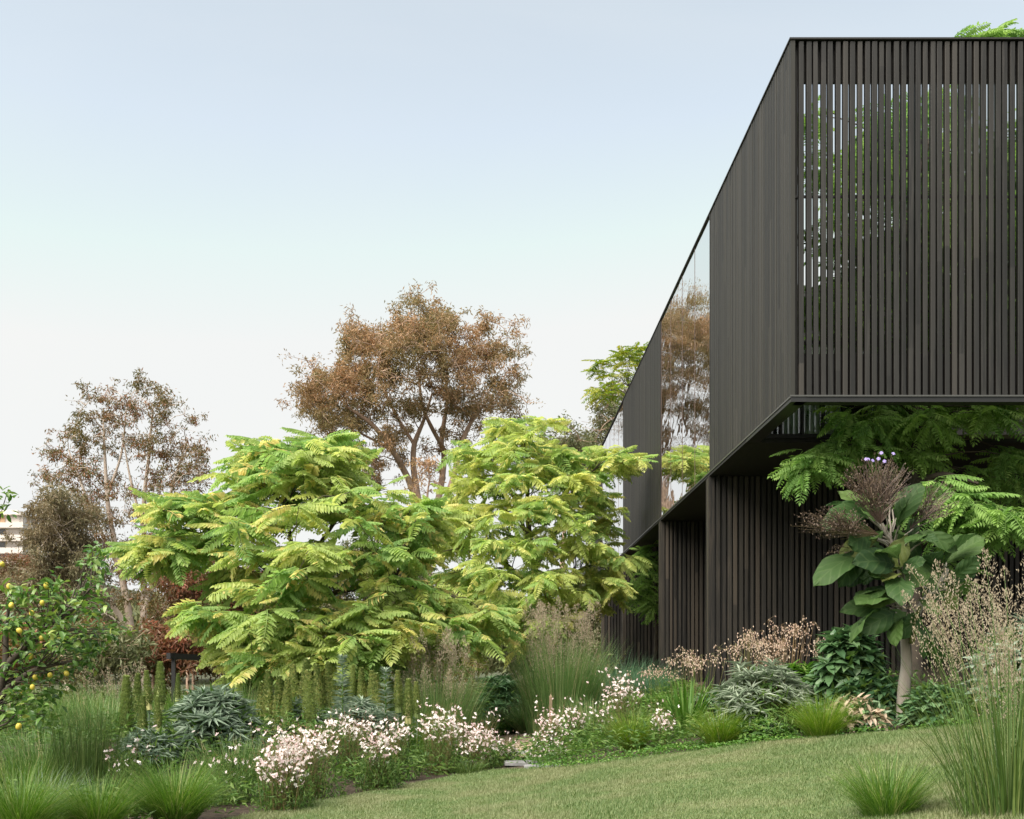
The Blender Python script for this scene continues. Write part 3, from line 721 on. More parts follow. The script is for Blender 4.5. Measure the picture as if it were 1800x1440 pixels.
# the broad tree in front, acid green
YL = 16.0
lob = [(455, 805), (500, 815), (550, 805), (590, 815), (430, 850), (520, 850, -.5), (600, 850), (330, 878), (380, 870), (300, 890),
       (270, 950), (310, 945), (350, 935), (245, 968), (400, 915, -.8), (470, 900, -.8), (540, 900, -1), (620, 880, -.6), (690, 880), (730, 905), (655, 910, -.8),
       (430, 970, -1), (500, 965, -1.2), (560, 950, -1.3), (610, 970, -1.3), (680, 960, -1), (735, 960, -.3), (390, 1010, -.6), (450, 1030, -1), (520, 1010, -1.3),
       (350, 1070, -.4), (330, 1085), (390, 1075, -.8), (440, 1085, -1.2), (415, 1130, -.3), (440, 1140, -1), (390, 1115), (480, 1120, -1.4), (530, 1090, -1.4), (580, 1070, -1.4),
       (570, 1130, -1.5), (620, 1110, -1.4), (640, 1060, -1.2), (690, 1030, -1), (740, 1030, -.6), (790, 1040), (840, 1065), (875, 1085), (700, 1090, -1), (760, 1090, -.5), (810, 1100), (650, 1150, -1.2), (600, 1165, -1.2), (510, 1150, -1.2), (450, 1165, -.6), (820, 1130)]
b = on_ground(500, YL); 
tk = [b - [0, 0, .1], W(498, 1120, YL), W(505, 1060, YL), W(520, 1020, YL)]
limbs = [(tk, [.085, .075, .065, .05]),
         ([tk[2], W(470, 1000, YL - .3), W(420, 960, YL - .2), W(340, 960, YL)], [.05, .04, .03, .015]),
         ([tk[3], W(560, 960, YL + .2), W(600, 900, YL), W(640, 880, YL)], [.045, .035, .025, .015]),
         ([tk[3], W(510, 940, YL), W(500, 880, YL), W(510, 830, YL)], [.045, .035, .022, .012]),
         ([tk[2], W(600, 1040, YL - .4), W(690, 1020, YL), W(800, 1050, YL)], [.05, .04, .03, .012])]
lob = [(505 + (q[0] - 505) * (.86 if q[0] < 505 else .90), q[1] + 8) + tuple(q[2:]) for q in lob] + [(470, 1170, -1), (560, 1165, -1.3), (700, 1130, -1), (755, 1120, -.8), (460, 1180, -.8), (630, 1175, -1.2), (258, 965), (285, 958), (310, 950), (300, 895), (325, 885), (345, 890), (452, 800), (485, 795), (470, 812), (548, 790), (580, 798), (570, 808), (735, 895), (740, 925), (850, 1078), (870, 1090)]
tips = lobes_to_tips(lob, YL, 6, 16, 1.1)
pinnate_tree('locust_tree', 'broad spreading tree with acid green feathery leaves left of the path', b, limbs, tips, M['acid'], M['darkbark'], L=(.20, .62), per=7,
             shape=dict(npairs=12, ll=.28, lw=.128, leafdroop=.5), hub=W(520, 1000, YL), droop=(-.55, .35))

# the taller golden tree beside the facade
YR = 22.6
lob = [(905, 745), (935, 755), (960, 785), (880, 780), (850, 805), (915, 790, -.5), (990, 810), (1030, 805, -.5), (1070, 800, -.8), (1090, 803, -1), (830, 800),
       (810, 870), (850, 850), (890, 840, -.8), (940, 830, -.8), (990, 840, -.8), (1030, 850, -.5), (1050, 880), (790, 925), (830, 905, -.6), (880, 895, -1), (930, 890, -1.3), (980, 885, -1.3), (1020, 905, -1),
       (770, 965), (810, 950, -.5), (860, 945, -1.2), (910, 950, -1.6), (960, 950, -1.6), (1010, 955, -1.3), (1050, 960, -.8), (1075, 985, -.6), (1055, 925),
       (790, 1005), (840, 1000, -1.2), (890, 1005, -1.7), (940, 1005, -1.8), (990, 1010, -1.5), (1035, 1010, -1), (1065, 1030, -.5), (820, 1050, -.8), (870, 1050, -1.4), (920, 1060, -1.7), (970, 1055, -1.6), (1010, 1050, -1.2),
       (890, 1095, -1.4), (940, 1100, -1.5), (985, 1090, -1.3), (850, 1090, -1), (960, 1075, -1.4), (920, 1120, -1)]
b = on_ground(945, YR)
tk = [b - [0, 0, .1], W(945, 1120, YR), W(950, 1060, YR), W(940, 1000, YR)]
limbs = [(tk, [.11, .10, .085, .07]),
         ([tk[2], W(900, 1000, YR - .3), W(850, 960, YR), W(800, 950, YR)], [.06, .05, .035, .02]),
         ([tk[3], W(925, 900, YR), W(930, 830, YR), W(920, 770, YR)], [.065, .05, .035, .015]),
         ([tk[3], W(985, 920, YR), W(1000, 870, YR), W(1050, 820, YR - .5)], [.055, .045, .03, .015]),
         ([tk[3], W(905, 870, YR + .3), W(870, 825, YR), W(850, 810, YR)], [.05, .035, .025, .012]),
         ([tk[2], W(1000, 1010, YR - .5), W(1050, 990, YR - .5)], [.05, .04, .02])]
tips = lobes_to_tips(lob, YR, 7, 15, 1.2)
pinnate_tree('golden_tree', 'tall golden green tree with fine feathery leaves against the dark facade', b, limbs, tips, M['acid2'], M['darkbark'], L=(.20, .54), per=8,
             shape=dict(npairs=10, ll=.34, lw=.135, leafdroop=.5), hub=W(930, 980, YR), droop=(-.7, .2), seedbase=10)

# the tree that grows up through the open court
YK = 12.55
b = on_ground(1612, YK)
top_t = [b - [0, 0, .1], W(1610, 1000, YK), W(1606, 850, YK), W(1612, 740, YK), W(1600, 560, YK), W(1590, 380, YK + .2), W(1640, 230, YK + .3)]
limbs = [(top_t, [.07, .065, .06, .055, .045, .035, .02]),
         ([top_t[2], W(1540, 770, YK), W(1480, 760, YK - .1)], [.04, .03, .015]),
         ([top_t[2], W(1660, 830, YK - .3), W(1720, 850, YK - .5)], [.04, .03, .015]),
         ([top_t[3], W(1660, 640, YK + .3), W(1700, 500, YK + .5)], [.04, .03, .015]),
         ([top_t[3], W(1540, 600, YK + .4), W(1500, 420, YK + .6)], [.04, .03, .015])]
low = [(1420, 795), (1445, 790), (1500, 722), (1530, 745), (1560, 720), (1580, 760), (1500, 775), (1450, 800), (1410, 815), (1470, 790), (1540, 800), (1620, 720), (1650, 735), (1690, 715), (1730, 720), (1600, 800), (1640, 790, .4), (1550, 770), (1600, 735)]
low2 = [(1640, 850, -.9), (1670, 860, -1), (1700, 875, -1), (1740, 890, -1.1), (1780, 905, -1.1), (1650, 890, -.9), (1690, 910, -.9), (1720, 930, -.9), (1660, 930, -.7), (1760, 920, -1), (1630, 870, -.8)]
dark = [(1740, 800, .5), (1770, 800, .5), (1720, 830, .6), (1780, 840, .5), (1650, 1000, .2), (1690, 990, .1)]
up = []
for _ in range(360):
    ux_ = rng.uniform(1410, 1900); uy_ = rng.uniform(170, 700)
    if ux_ < 1540 and rng.random() < .55: continue
    if ux_ > 1680 and uy_ < 300 and rng.random() < .7: continue
    up.append((ux_, uy_, rng.uniform(-.1, 2.6)))
crown_top = [(1668, 75, .4), (1722, 66, .6), (1745, 62, .7), (1765, 66, .6), (1705, 76, .5), (1785, 70, .6)]
tips = np.concatenate([lobes_to_tips(low, YK, 3, 10, .4), lobes_to_tips(low2, YK, 3, 9, .25), lobes_to_tips(dark, YK, 3, 14, .4), lobes_to_tips(up, YK, 2, 14, .3), lobes_to_tips(crown_top, YK + .6, 2, 8, .2)])
inbox = tips[:, 2] > ZB - .1
tips[inbox, 1] = np.maximum(tips[inbox, 1], YF + .55); tips[inbox, 0] = np.maximum(tips[inbox, 0], X0 + .55)
lowm = (~inbox) & (np.abs(tips[:, 2] - ZB) < .35)
tips[lowm, 2] = np.minimum(tips[lowm, 2], ZB - .12)
pinnate_tree('court_tree', 'bright green feathery tree growing up through the open timber court', b, limbs, tips, M['court'], M['darkbark'], L=(.28, .46), per=7,
             shape=dict(npairs=12, ll=.25, lw=.085, leafdroop=.5), hub=W(1600, 700, YK), droop=(-.8, .15), seedbase=20, nparts=280)

# the one seen under the second bay of the house
YS = 24.0
b = on_ground(1150, YS)
lob = [(1115, 1030), (1130, 1015), (1145, 1030), (1125, 1045), (1148, 1060), (1155, 1010), (1140, 985), (1155, 960), (1120, 975), (1150, 1085)]
tips = lobes_to_tips(lob, YS, 3, 6, .4)
limbs = [([b, W(1155, 1110, YS), W(1152, 1040, YS), W(1155, 960, YS + .3)], [.05, .045, .035, .02])]
pinnate_tree('undercroft_tree', 'small light green tree reaching out between the dark batten walls', b, limbs, tips, M['court'], M['darkbark'], L=(.3, .45), per=6,
             shape=dict(npairs=11, ll=.28, lw=.09, leafdroop=.5), droop=(-.8, .2), seedbase=30, nparts=90)

# treetop that shows over the roof farther back
YT = 39.5
b = on_ground(1090, YT); b[0] = 4.4; b[2] = float(G(4.4, YT))
lob = [(1095, 625), (1105, 635), (1085, 640), (1110, 615), (1075, 665), (1060, 680), (1050, 655), (1095, 670), (1115, 655), (1070, 690), (1085, 690), (1110, 640), (1120, 620), (1058, 690)]
tips = lobes_to_tips(lob, YT, 2, 7, .8)
limbs = [([b, W(1112, 900, YT), W(1114, 760, YT), W(1105, 680, YT)], [.12, .10, .08, .04])]
pinnate_tree('roof_tree', 'feathery light green treetop rising above the far roof line', b, limbs, tips, M['roofleaf'], M['darkbark'], L=(.5, .75), per=5,
             shape=dict(npairs=10, ll=.28, lw=.10, leafdroop=.4), droop=(-.5, .5), seedbase=40, nparts=110)

# ------------------------------------------------------------------ gum trees and other broad crowns
def puff_tree(name, label, loc, limbs, lobes, Y, mat, bark, leaf=(.16, .04), per=7, n=110, jit=18, ydep=2.0, spread=.55, hang=.5, rtip=.02, rmax=.2, rise=.3, cat='tree', group=None, taper=.02, twig=5, flat=.75, wood=.62):
    root = thing(name, label, cat, loc, group)
    tips = []
    for lb in lobes:
        px, py, r = lb[0], lb[1], lb[2]; dy = lb[3] if len(lb) > 3 else 0
        k = max(1, int(per * (r / 40.0) ** 1.3))
        for _ in range(k):
            a = rng.uniform(0, 6.28); q = r * rng.random() ** .5
            tips.append((*W(px + math.cos(a) * q, py + math.sin(a) * q, Y) * [1, 0, 1] + [0, Y + dy + rng.uniform(-1, 1) * ydep, 0],))
    tips = np.array(tips)
    limbs = [(p_, np.array(r_) * wood) for p_, r_ in limbs]
    tb = MB(); grow(tb, limbs, tips, rtip=rtip, rmax=rmax, rise=rise, taper=taper, n=5)
    fol = MB(); tw0, tw1 = [], []
    for t in tips:
        sub = t + rng.normal(0, 1, (twig, 3)) * spread * [1, 1, flat] * .75
        tw0 += [t] * twig; tw1 += list(sub)
        m = int(n * rng.choice([.15, .5, .9, 1.5, 1.9]))
        c = sub[rng.integers(0, twig, m)]
        pos = c + rng.normal(0, 1, (m, 3)) * spread * .34 * [1, 1, .8]
        d = rng.normal(0, 1, (m, 3)); d[:, 2] -= hang * 2
        leaves(fol, pos, d, rng.normal(0, 1, (m, 3)), leaf[0] * rng.uniform(.6, 1.3, m), leaf[1] * rng.uniform(.7, 1.2, m), tint=np.clip(rng.normal(rng.uniform(.25, .75), .2, m), 0, .999))
    tubes3(tb, tw0, tw1, rtip * .8, tint=.5)
    tb.build('trunk', bark, root, smooth=True)
    fol.build('crown', mat, root, kind='stuff')
    print(name, 'leaves', fol.n // 4)
    return root

# large russet gum behind the garden
YG = 60.0
g = on_ground(752, YG)
A0 = W(752, 1010, YG)
limbs = [([g, A0, W(742, 930, YG), W(735, 880, YG)], [.55, .48, .42, .36]),
         ([W(738, 900, YG), W(720, 845, YG), W(690, 790, YG - 1), W(655, 745, YG - 1.5), W(610, 715, YG - 2)], [.34, .30, .26, .2, .1]),
         ([W(735, 880, YG), W(726, 820, YG), W(727, 780, YG), W(745, 740, YG), W(760, 690, YG)], [.32, .28, .24, .16, .08]),
         ([W(752, 960, YG), W(775, 860, YG + 1), W(782, 800, YG + 1), W(774, 780, YG + 1), W(788, 700, YG + 1), W(780, 640, YG + 1)], [.34, .3, .26, .24, .16, .06]),
         ([W(780, 790, YG + 1), W(755, 745, YG), W(740, 710, YG), W(735, 640, YG)], [.2, .17, .14, .06]),
         ([W(752, 960, YG), W(795, 850, YG - 1), W(808, 790, YG - 1), W(825, 745, YG - 1), W(860, 700, YG - 1)], [.28, .26, .22, .18, .08]),
         ([W(690, 790, YG - 1), W(650, 770, YG - 1), W(620, 755, YG - 1), W(580, 760, YG - 1)], [.12, .10, .07, .04]),
         ([W(727, 780, YG), W(690, 720, YG + 1), W(660, 650, YG + 1)], [.16, .12, .06])]
lob = [(735, 555, 26), (715, 585, 36), (765, 575, 28), (800, 565, 26), (862, 560, 12), (850, 595, 30), (890, 590, 26), (620, 585, 18), (615, 610, 26), (660, 600, 34), (680, 640, 45, -3), (740, 630, 48, -3), (790, 620, 40, -2),
       (830, 640, 36), (890, 640, 30), (920, 660, 20), (600, 650, 36), (560, 660, 26), (535, 690, 24), (580, 700, 36, -2), (640, 690, 44, -3), (700, 690, 42, -3), (770, 680, 40, -3), (820, 690, 36, -2), (870, 700, 30), (905, 690, 24),
       (550, 730, 28), (600, 740, 28, -1), (565, 765, 18), (650, 730, 24), (840, 730, 22), (830, 720, 26), (810, 760, 16), (700, 740, 20), (735, 720, 18), (690, 800, 17, -2), (680, 775, 12, -2), (700, 770, 9), (640, 820, 22), (620, 800, 16), (655, 840, 16), (765, 790, 9), (755, 810, 9), (930, 720, 14), (590, 775, 13), (545, 705, 24)]
lob = [(728 + (q[0] - 728) * .93,) + tuple(q[1:]) for q in lob]
puff_tree('russet_gum_tree', 'large russet brown gum tree with bare forking trunks on the skyline', g, limbs, lob, YG, M['russet'], M['bark'], leaf=(.22, .06), per=14, n=180, ydep=2.4, spread=.5, hang=.35, rtip=.022)

# slim sapling with few leaves between the two garden trees
YP = 48.0; g = on_ground(750, YP)
limbs = [([g, W(752, 1000, YP), W(749, 930, YP), W(751, 870, YP), W(756, 835, YP)], [.16, .13, .11, .08, .04]),
         ([W(750, 935, YP), W(735, 895, YP), W(727, 860, YP)], [.08, .06, .03]), ([W(750, 950, YP), W(775, 925, YP), W(790, 900, YP)], [.06, .05, .02])]
puff_tree('bare_sapling', 'slim brown sapling with sparse leaves below the russet gum', g, limbs, [(757, 825, 14), (740, 815, 9), (762, 850, 10), (728, 850, 8), (745, 870, 7)], YP, M['russet'], M['bark'], leaf=(.2, .055), per=18, n=40, ydep=.6, spread=.35, rtip=.02)

# pale-stemmed gum at the left
YQ = 52.0; g = on_ground(235, YQ)
limbs = [([g, W(232, 1150, YQ), W(228, 1085, YQ), W(212, 1000, YQ), W(190, 900, YQ), W(185, 820, YQ), W(182, 740, YQ)], [.42, .36, .27, .23, .17, .12, .05]),
         ([g + [.4, .3, 0], W(255, 1140, YQ), W(252, 1080, YQ + .5), W(254, 980, YQ + .5), W(252, 880, YQ + .5), W(262, 800, YQ), W(268, 720, YQ)], [.36, .3, .25, .21, .16, .1, .05]),
         ([W(230, 1110, YQ), W(180, 1040, YQ - .5), W(145, 980, YQ - .5), W(120, 900, YQ - .5), W(95, 860, YQ - .5)], [.24, .2, .16, .1, .05]),
         ([W(245, 1110, YQ), W(300, 1060, YQ - .5), W(318, 1010, YQ - .5), W(300, 1090, YQ - .5)][:3], [.18, .13, .05]),
         ([W(250, 1090, YQ), W(275, 1000, YQ + .5), W(290, 900, YQ), W(320, 800, YQ), W(330, 770, YQ)], [.22, .18, .13, .08, .04]),
         ([W(215, 1010, YQ), W(160, 900, YQ), W(140, 840, YQ), W(120, 790, YQ)], [.17, .12, .09, .04]),
         ([W(185, 880, YQ), W(215, 800, YQ), W(222, 720, YQ)], [.12, .08, .04]),
         ([W(252, 930, YQ), W(228, 840, YQ), W(215, 760, YQ)], [.12, .08, .04]),
         ([W(240, 1130, YQ), W(205, 1090, YQ - 1), W(170, 1070, YQ - 1)], [.14, .1, .04])]
lob = [(205, 695, 10), (185, 705, 12), (170, 720, 12), (240, 695, 14), (268, 690, 12), (285, 710, 16), (160, 745, 16), (200, 745, 18), (240, 730, 18), (285, 745, 18), (310, 730, 16), (125, 770, 16), (150, 790, 16), (195, 785, 14), (228, 775, 14), (265, 780, 18), (300, 785, 18), (335, 770, 14),
       (345, 810, 18), (100, 800, 13), (90, 835, 16), (130, 830, 18), (175, 830, 16), (270, 830, 20), (315, 830, 18), (350, 845, 16), (80, 880, 16), (120, 870, 18), (165, 870, 18), (205, 860, 12), (245, 865, 16), (290, 870, 20), (330, 870, 16), (190, 900, 18), (150, 920, 20), (235, 910, 16), (275, 920, 20), (210, 950, 20), (260, 960, 18), (180, 960, 18),
       (160, 1000, 22), (290, 960, 18), (230, 1000, 16), (280, 1010, 20), (200, 1040, 20), (250, 1040, 16)]
puff_tree('pale_stem_gum', 'open crowned brownish gum tree with several pale stems', g, limbs, lob, YQ, M['olive'], M['palebark'], leaf=(.18, .05), per=22, n=85, ydep=1.8, spread=.34, hang=.45, rtip=.014, rmax=.08)

YQ2 = 46.0; g = on_ground(120, YQ2)
limbs = [([g, W(128, 1080, YQ2), W(130, 980, YQ2), W(125, 920, YQ2)], [.3, .25, .2, .08])]
lob = [(118, 885, 18), (108, 905, 26), (130, 915, 24), (95, 940, 26), (140, 945, 22), (85, 970, 24), (110, 985, 30), (75, 1000, 20), (140, 1000, 26), (100, 1030, 32), (60, 1030, 26), (150, 1050, 28), (90, 1080, 32), (40, 1060, 26), (130, 1100, 30), (20, 1040, 20), (175, 1090, 24), (30, 1100, 30)]
puff_tree('bushy_tree', 'bushy olive tree in front of the pale stemmed gum', g, limbs, lob, YQ2, M['bushy'], M['palebark'], leaf=(.19, .055), per=18, n=220, ydep=1.5, spread=.5, hang=.4, rtip=.015)

for k, (name, label, Y, lob, mat) in enumerate([
    ('red_shrub', 'reddish brown shrub behind the acid green tree', 38.0, [(330, 1040, 30), (370, 1030, 30), (330, 1085, 28), (380, 1070, 34), (420, 1050, 26), (420, 1090, 30), (360, 1110, 26), (300, 1025, 12), (440, 1020, 18)], 'redshrub'),
    ('brown_hill_shrub', 'brownish shrub below the distant apartment block', 62.0, [(20, 1000, 16), (45, 998, 14), (5, 1010, 18), (35, 1020, 22), (-20, 1010, 26), (60, 1010, 18), (-5, 1050, 30)], 'redshrub'),
    ('olive_shrub', 'olive green shrub low behind the dark handrail', 42.0, [(340, 1125, 20), (300, 1140, 18), (180, 1145, 18), (290, 1150, 16), (340, 1140, 20), (150, 1130, 20), (380, 1130, 22), (130, 1110, 22), (440, 1120, 30)], 'olive'),
    ('dense_green_shrub', 'dense dull green shrub behind the two garden trees', 44.0, [(640, 1010, 36), (690, 1040, 34), (740, 1010, 26), (760, 1060, 30), (600, 1070, 36), (680, 1090, 36), (560, 1000, 30), (790, 1040, 24), (500, 1060, 40), (630, 960, 20), (720, 970, 22)], 'greygreen'),
    ('border_shrub', 'low olive shrub beyond the lemon tree', 30.0, [(20, 1140, 20), (60, 1145, 20), (100, 1150, 18), (-20, 1145, 22)], 'olive'),
    ('border_shrub', 'low olive shrub between the pillar and lemon tree', 29.0, [(150, 1150, 18), (190, 1145, 20), (225, 1150, 16)], 'greygreen'),
    ('border_shrub', 'low reddish shrub behind the dark handrail', 31.0, [(270, 1140, 20), (310, 1145, 20), (350, 1140, 20), (390, 1150, 18)], 'redshrub'),
    ('border_shrub', 'low grey shrub behind the acid green trunk', 30.0, [(440, 1150, 20), (490, 1145, 22), (540, 1150, 20), (590, 1150, 20)], 'greygreen'),
    ('border_shrub', 'low olive shrub between the two garden trees', 31.0, [(640, 1145, 22), (690, 1140, 24), (740, 1145, 22), (790, 1150, 20)], 'olive'),
    ('waterside_shrub', 'low grey green shrub beyond the end of the path', 45.0, [(830, 1100, 30), (880, 1110, 28), (940, 1100, 30), (1000, 1105, 28), (1040, 1090, 24), (780, 1110, 26), (860, 1135, 22), (920, 1140, 22), (980, 1140, 22)], 'greygreen'),
    ]):
    g = on_ground(lob[0][0], Y)
    limbs = [([g, g + [0, 0, .6], W(lob[0][0], lob[0][1], Y)], [.12, .1, .05])]
    puff_tree(name, label, g, limbs, lob, Y, M[mat], M['bark'], leaf=(.19, .065), per=18, n=200, ydep=1.2, spread=.5, hang=.2, rtip=.015, cat='shrub')

for k, (label, Y, lob) in enumerate([
    ('tall grey green tree on the hillside behind the far facade', 85.0, [(1085, 700, 14), (1095, 680, 10), (1078, 725, 18), (1060, 745, 16), (1095, 740, 20), (1070, 770, 22), (1045, 770, 14), (1095, 790, 26), (1055, 800, 22), (1090, 830, 30), (1050, 840, 26)]),
    ('rounded grey green tree low on the skyline beside the golden tree', 80.0, [(1003, 770, 12), (990, 785, 14), (1020, 785, 14), (1035, 795, 12), (975, 800, 14), (1005, 805, 20), (960, 815, 12), (1025, 820, 18), (985, 830, 20)]),
    ]):
    g = on_ground(lob[0][0], Y)
    limbs = [([g, W(lob[-1][0], 1000, Y), W(lob[5][0], lob[5][1], Y)], [.4, .3, .1])]
    puff_tree('skyline_tree', label, g, limbs, lob, Y, M['greygreen'], M['bark'], leaf=(.3, .1), per=16, n=120, ydep=2, spread=.7, hang=.3, rtip=.03, group='trees on the skyline')

# the wood that closes the horizon far behind
n = 60000
px = rng.uniform(-150, 1120, n); Y = rng.uniform(95, 150, n)
top = 1068 + 26 * np.sin(px / 47.0) * np.sin(px / 19.0 + 1) + 16 * np.sin(px / 9.0)
py = top + (1178 - top) * rng.random(n) ** 1.3
x = (px - CX) / F * Y; z = EYE + (HY - py) / F * Y; z = np.maximum(z, G(x, Y))
mb = MB(); leaves(mb, np.stack([x, Y, z], 1), rng.normal(0, 1, (n, 3)), rng.normal(0, 1, (n, 3)), rng.uniform(.5, 1.1, n), rng.uniform(.25, .5, n), tint=np.clip(.5 + .35 * np.sin(px / 31.0) + rng.normal(0, .15, n), 0, .99))
o = mb.build('far_wood', M['greygreen'], kind='stuff'); o['label'] = 'hazy grey green wood closing the horizon'; o['category'] = 'wood'

# ------------------------------------------------------------------ lemon tree at the left edge
YM = 9.3
g = on_ground(-25, YM)
lt = thing('lemon_tree', 'lemon tree with yellow fruit at the left edge', 'tree', g)
lob = [(15, 1045), (45, 1050), (75, 1045), (100, 1060), (30, 1080), (60, 1085), (90, 1090), (120, 1085), (20, 1115), (55, 1120), (95, 1125), (130, 1115), (30, 1150), (65, 1155), (110, 1150), (140, 1140), (15, 1185), (50, 1190), (85, 1180), (125, 1175),
       (25, 1220), (60, 1225), (95, 1210), (10, 1250), (40, 1255), (70, 1260), (165, 1060), (150, 1075), (170, 1110), (180, 1130), (195, 1110), (160, 1150), (160, 975), (163, 1000), (158, 1030), (135, 1050), (90, 1035), (-20, 1060), (-25, 1120), (-20, 1180), (-20, 1240), (-50, 1100), (-50, 1200)]
tips = lobes_to_tips(lob, YM, 3, 9, .5)
tips = np.concatenate([tips, [W(8, 880, YM), W(12, 868, YM), W(-2, 893, YM)]])
limbs = [([g, W(-15, 1300, YM), W(-5, 1230, YM), W(10, 1170, YM)], [.06, .055, .045, .03]),
         ([W(-5, 1230, YM), W(50, 1180, YM - .1), W(90, 1170, YM - .1), W(130, 1160, YM)], [.03, .022, .016, .008]),
         ([W(10, 1170, YM), W(70, 1110, YM), W(120, 1080, YM), W(160, 1040, YM), W(163, 970, YM)], [.03, .022, .016, .01, .005]),
         ([W(10, 1170, YM), W(10, 1100, YM), W(20, 1040, YM)], [.03, .02, .008]),
         ([W(-15, 1300, YM), W(-30, 1150, YM), W(-15, 1000, YM), W(0, 900, YM)], [.03, .025, .015, .006])]
tb = MB(); grow(tb, limbs, tips, rtip=.003, rmax=.014, rise=.15, taper=.015); tb.build('trunk', M['darkbark'], lt, smooth=True)
def solo_leaf(name, mat, w, bend, seed):
    """one leaf, length 1 along +x, folded along its rib and curling"""
    r = np.random.default_rng(seed); mb = MB(); K = 6; V = []
    for i in range(K + 1):
        x = i / K; hw = w * math.sin(math.pi * min(1, .06 + x * .94) ** .85) ** .8 if i < K else .004
        z = -bend * x * x + .05 * math.sin(3 * x)
        V += [(x, -hw, z + hw * .3 + r.normal(0, .012)), (x, 0, z), (x, hw, z + hw * .3 + r.normal(0, .012))]
    Q = [(3 * i + j, 3 * i + 3 + j, 3 * i + 4 + j, 3 * i + 1 + j) for i in range(K) for j in (0, 1)]
    mb.add(V, Q=Q, tint=r.random() * .1)
    return mb.mesh(name, mat, True)
lm = [solo_leaf('leaf', M['lemonleaf'], .22, b_, s) for s, b_ in enumerate((.1, .25, .4, .2))]
spots = []
for t in tips:
    for _ in range(int(rng.integers(12, 20))):
        a = rng.uniform(0, 6.28); e = rng.uniform(-.9, .5)
        spots.append((t + rng.normal(0, .045, 3), np.array([math.cos(a) * math.cos(e), math.sin(a) * math.cos(e), math.sin(e)]), rng.uniform(.055, .10)))
order = np.argsort([s[0][1] for s in spots]); solo = set(order[:300].tolist()); rest = [s for i, s in enumerate(spots) if i not in solo]
for i in solo:
    p, f, l = spots[i]; R = mats3(f, unit(np.array([rng.normal(0, .4), rng.normal(0, .4) - .2, 1]))) * l
    link('leaf', lm[i % 4], lt, matrix=Matrix(((*R[0], p[0]), (*R[1], p[1]), (*R[2], p[2]), (0, 0, 0, 1))))
mb = MB(); leaves6(mb, np.array([s[0] for s in rest]), np.array([s[1] for s in rest]), rng.normal(0, .4, (len(rest), 3)) + [0, -.2, 1], np.array([s[2] for s in rest]), np.array([s[2] * .44 for s in rest]))
mb.build('foliage', M['lemonleaf'], lt, kind='stuff')
mb = MB(); nr_, ns = 9, 12; V = []; 
for i in range(nr_ + 1):
    t_ = i / nr_; z = math.cos(math.pi * t_) * 1.22; r = math.sin(math.pi * t_) ** .85
    if abs(z) > .95: r *= .8
    V += [(r * math.cos(j / ns * 6.283), r * math.sin(j / ns * 6.283), z) for j in range(ns)]
Q = [(i * ns + j, (i + 1) * ns + j, (i + 1) * ns + (j + 1) % ns, i * ns + (j + 1) % ns) for i in range(nr_) for j in range(ns)]
mb.add(V, Q=Q); lemon_me = mb.mesh('lemon', M['lemon'], True)
for px, py in [(16, 1031), (82, 1030), (74, 1060), (56, 1078), (20, 1064), (34, 1109), (73, 1122), (54, 1154), (62, 1191), (88, 1187), (117, 1184), (57, 1208), (36, 1218), (33, 1277), (4, 992)]:
    m = Matrix.Translation(Vector(W(px, py, YM - .45 + rng.uniform(-.05, .35)))) @ Matrix.Rotation(rng.normal(0, .4), 4, 'X') @ Matrix.Rotation(rng.normal(0, .4), 4, 'Y') @ Matrix.Scale(.0215 * rng.uniform(.85, 1.1), 4)
    link('lemon', lemon_me, lt, matrix=m)

# ------------------------------------------------------------------ grasses
def tuft_at(name, label, px, Y, h, mat, n=900, spread=.9, wd=.004, foot=.10, group='grass tufts along the beds', lean=(0, .75), curve=(.35, 1.25), cat='grass tuft', seed_tan=.04):
    b = on_ground(px, Y); root = thing(name, label, cat, b, group)
    mb = MB(); az = rng.uniform(0, 6.283, n); rr = foot * rng.random(n) ** .5
    base = b + np.stack([np.cos(az) * rr, np.sin(az) * rr, np.zeros(n) - .02], 1)
    u = rng.random(n)
    ti = rng.random(n) * .93; ti[rng.random(n) < seed_tan] = .99
    blades(mb, base, az + rng.normal(0, .35, n), h * rng.uniform(.65, 1.25, n), wd * rng.uniform(.7, 1.3, n), lean[0] + (lean[1] - lean[0]) * u, curve[0] + (curve[1] - curve[0]) * rng.random(n), 4, tint=ti)
    mb.build('blades', M[mat], root, kind='stuff')
    return root
T = [  # px, depth, height, label
    (1112, gy(1112, 1318), .46, 'pale green grass tuft between the white flowers and strap leaved plant', 'tuft', 1500),
    (1265, gy(1265, 1312), .42, 'pale green grass tuft below the strap leaved plant by the lawn', 'tuft', 1400),
    (1445, gy(1445, 1298), .44, 'pale green grass tuft in front of the pinkish variegated plant', 'tuft', 1500),
    (310, 8.3, .55, 'large bright green grass tuft beside the white flowers at lawn corner', 'tuft2', 2400),
    (172, 8.0, .46, 'middle of the three grass tufts along the bottom left', 'tuft2', 1700),
    (35, 7.7, .55, 'grass tuft at the bottom left corner below the lemon tree', 'tuft2', 1900),
    (825, gy(825, 1362), .20, 'small dark grass tuft under the white flowers at the path mouth', 'reed', 500),
    (1560, 5.75, .36, 'loose grass tuft at the bottom edge of the lawn', 'tuft2', 1100),
]
for px, Y, h, lab, mat, n in T:
    tuft_at('grass_tuft', lab, px, Y, h, mat, n=n)
tuft_at('sedge_tuft', 'arching green sedge beside the black stake on the path', 925, 17.0, .62, 'feather', n=900, wd=.008, group='sedges beside the path')
tuft_at('sedge_tuft', 'broad green sedge at the left side of the gravel path', 845, 17.5, .42, 'tuft2', n=600, wd=.01, group='sedges beside the path')
tuft_at('sedge_tuft', 'blue green sedge at the foot of the far batten wall', 1085, 19.5, .95, 'blueblade', n=1300, wd=.006, group='sedges beside the path', foot=.35)
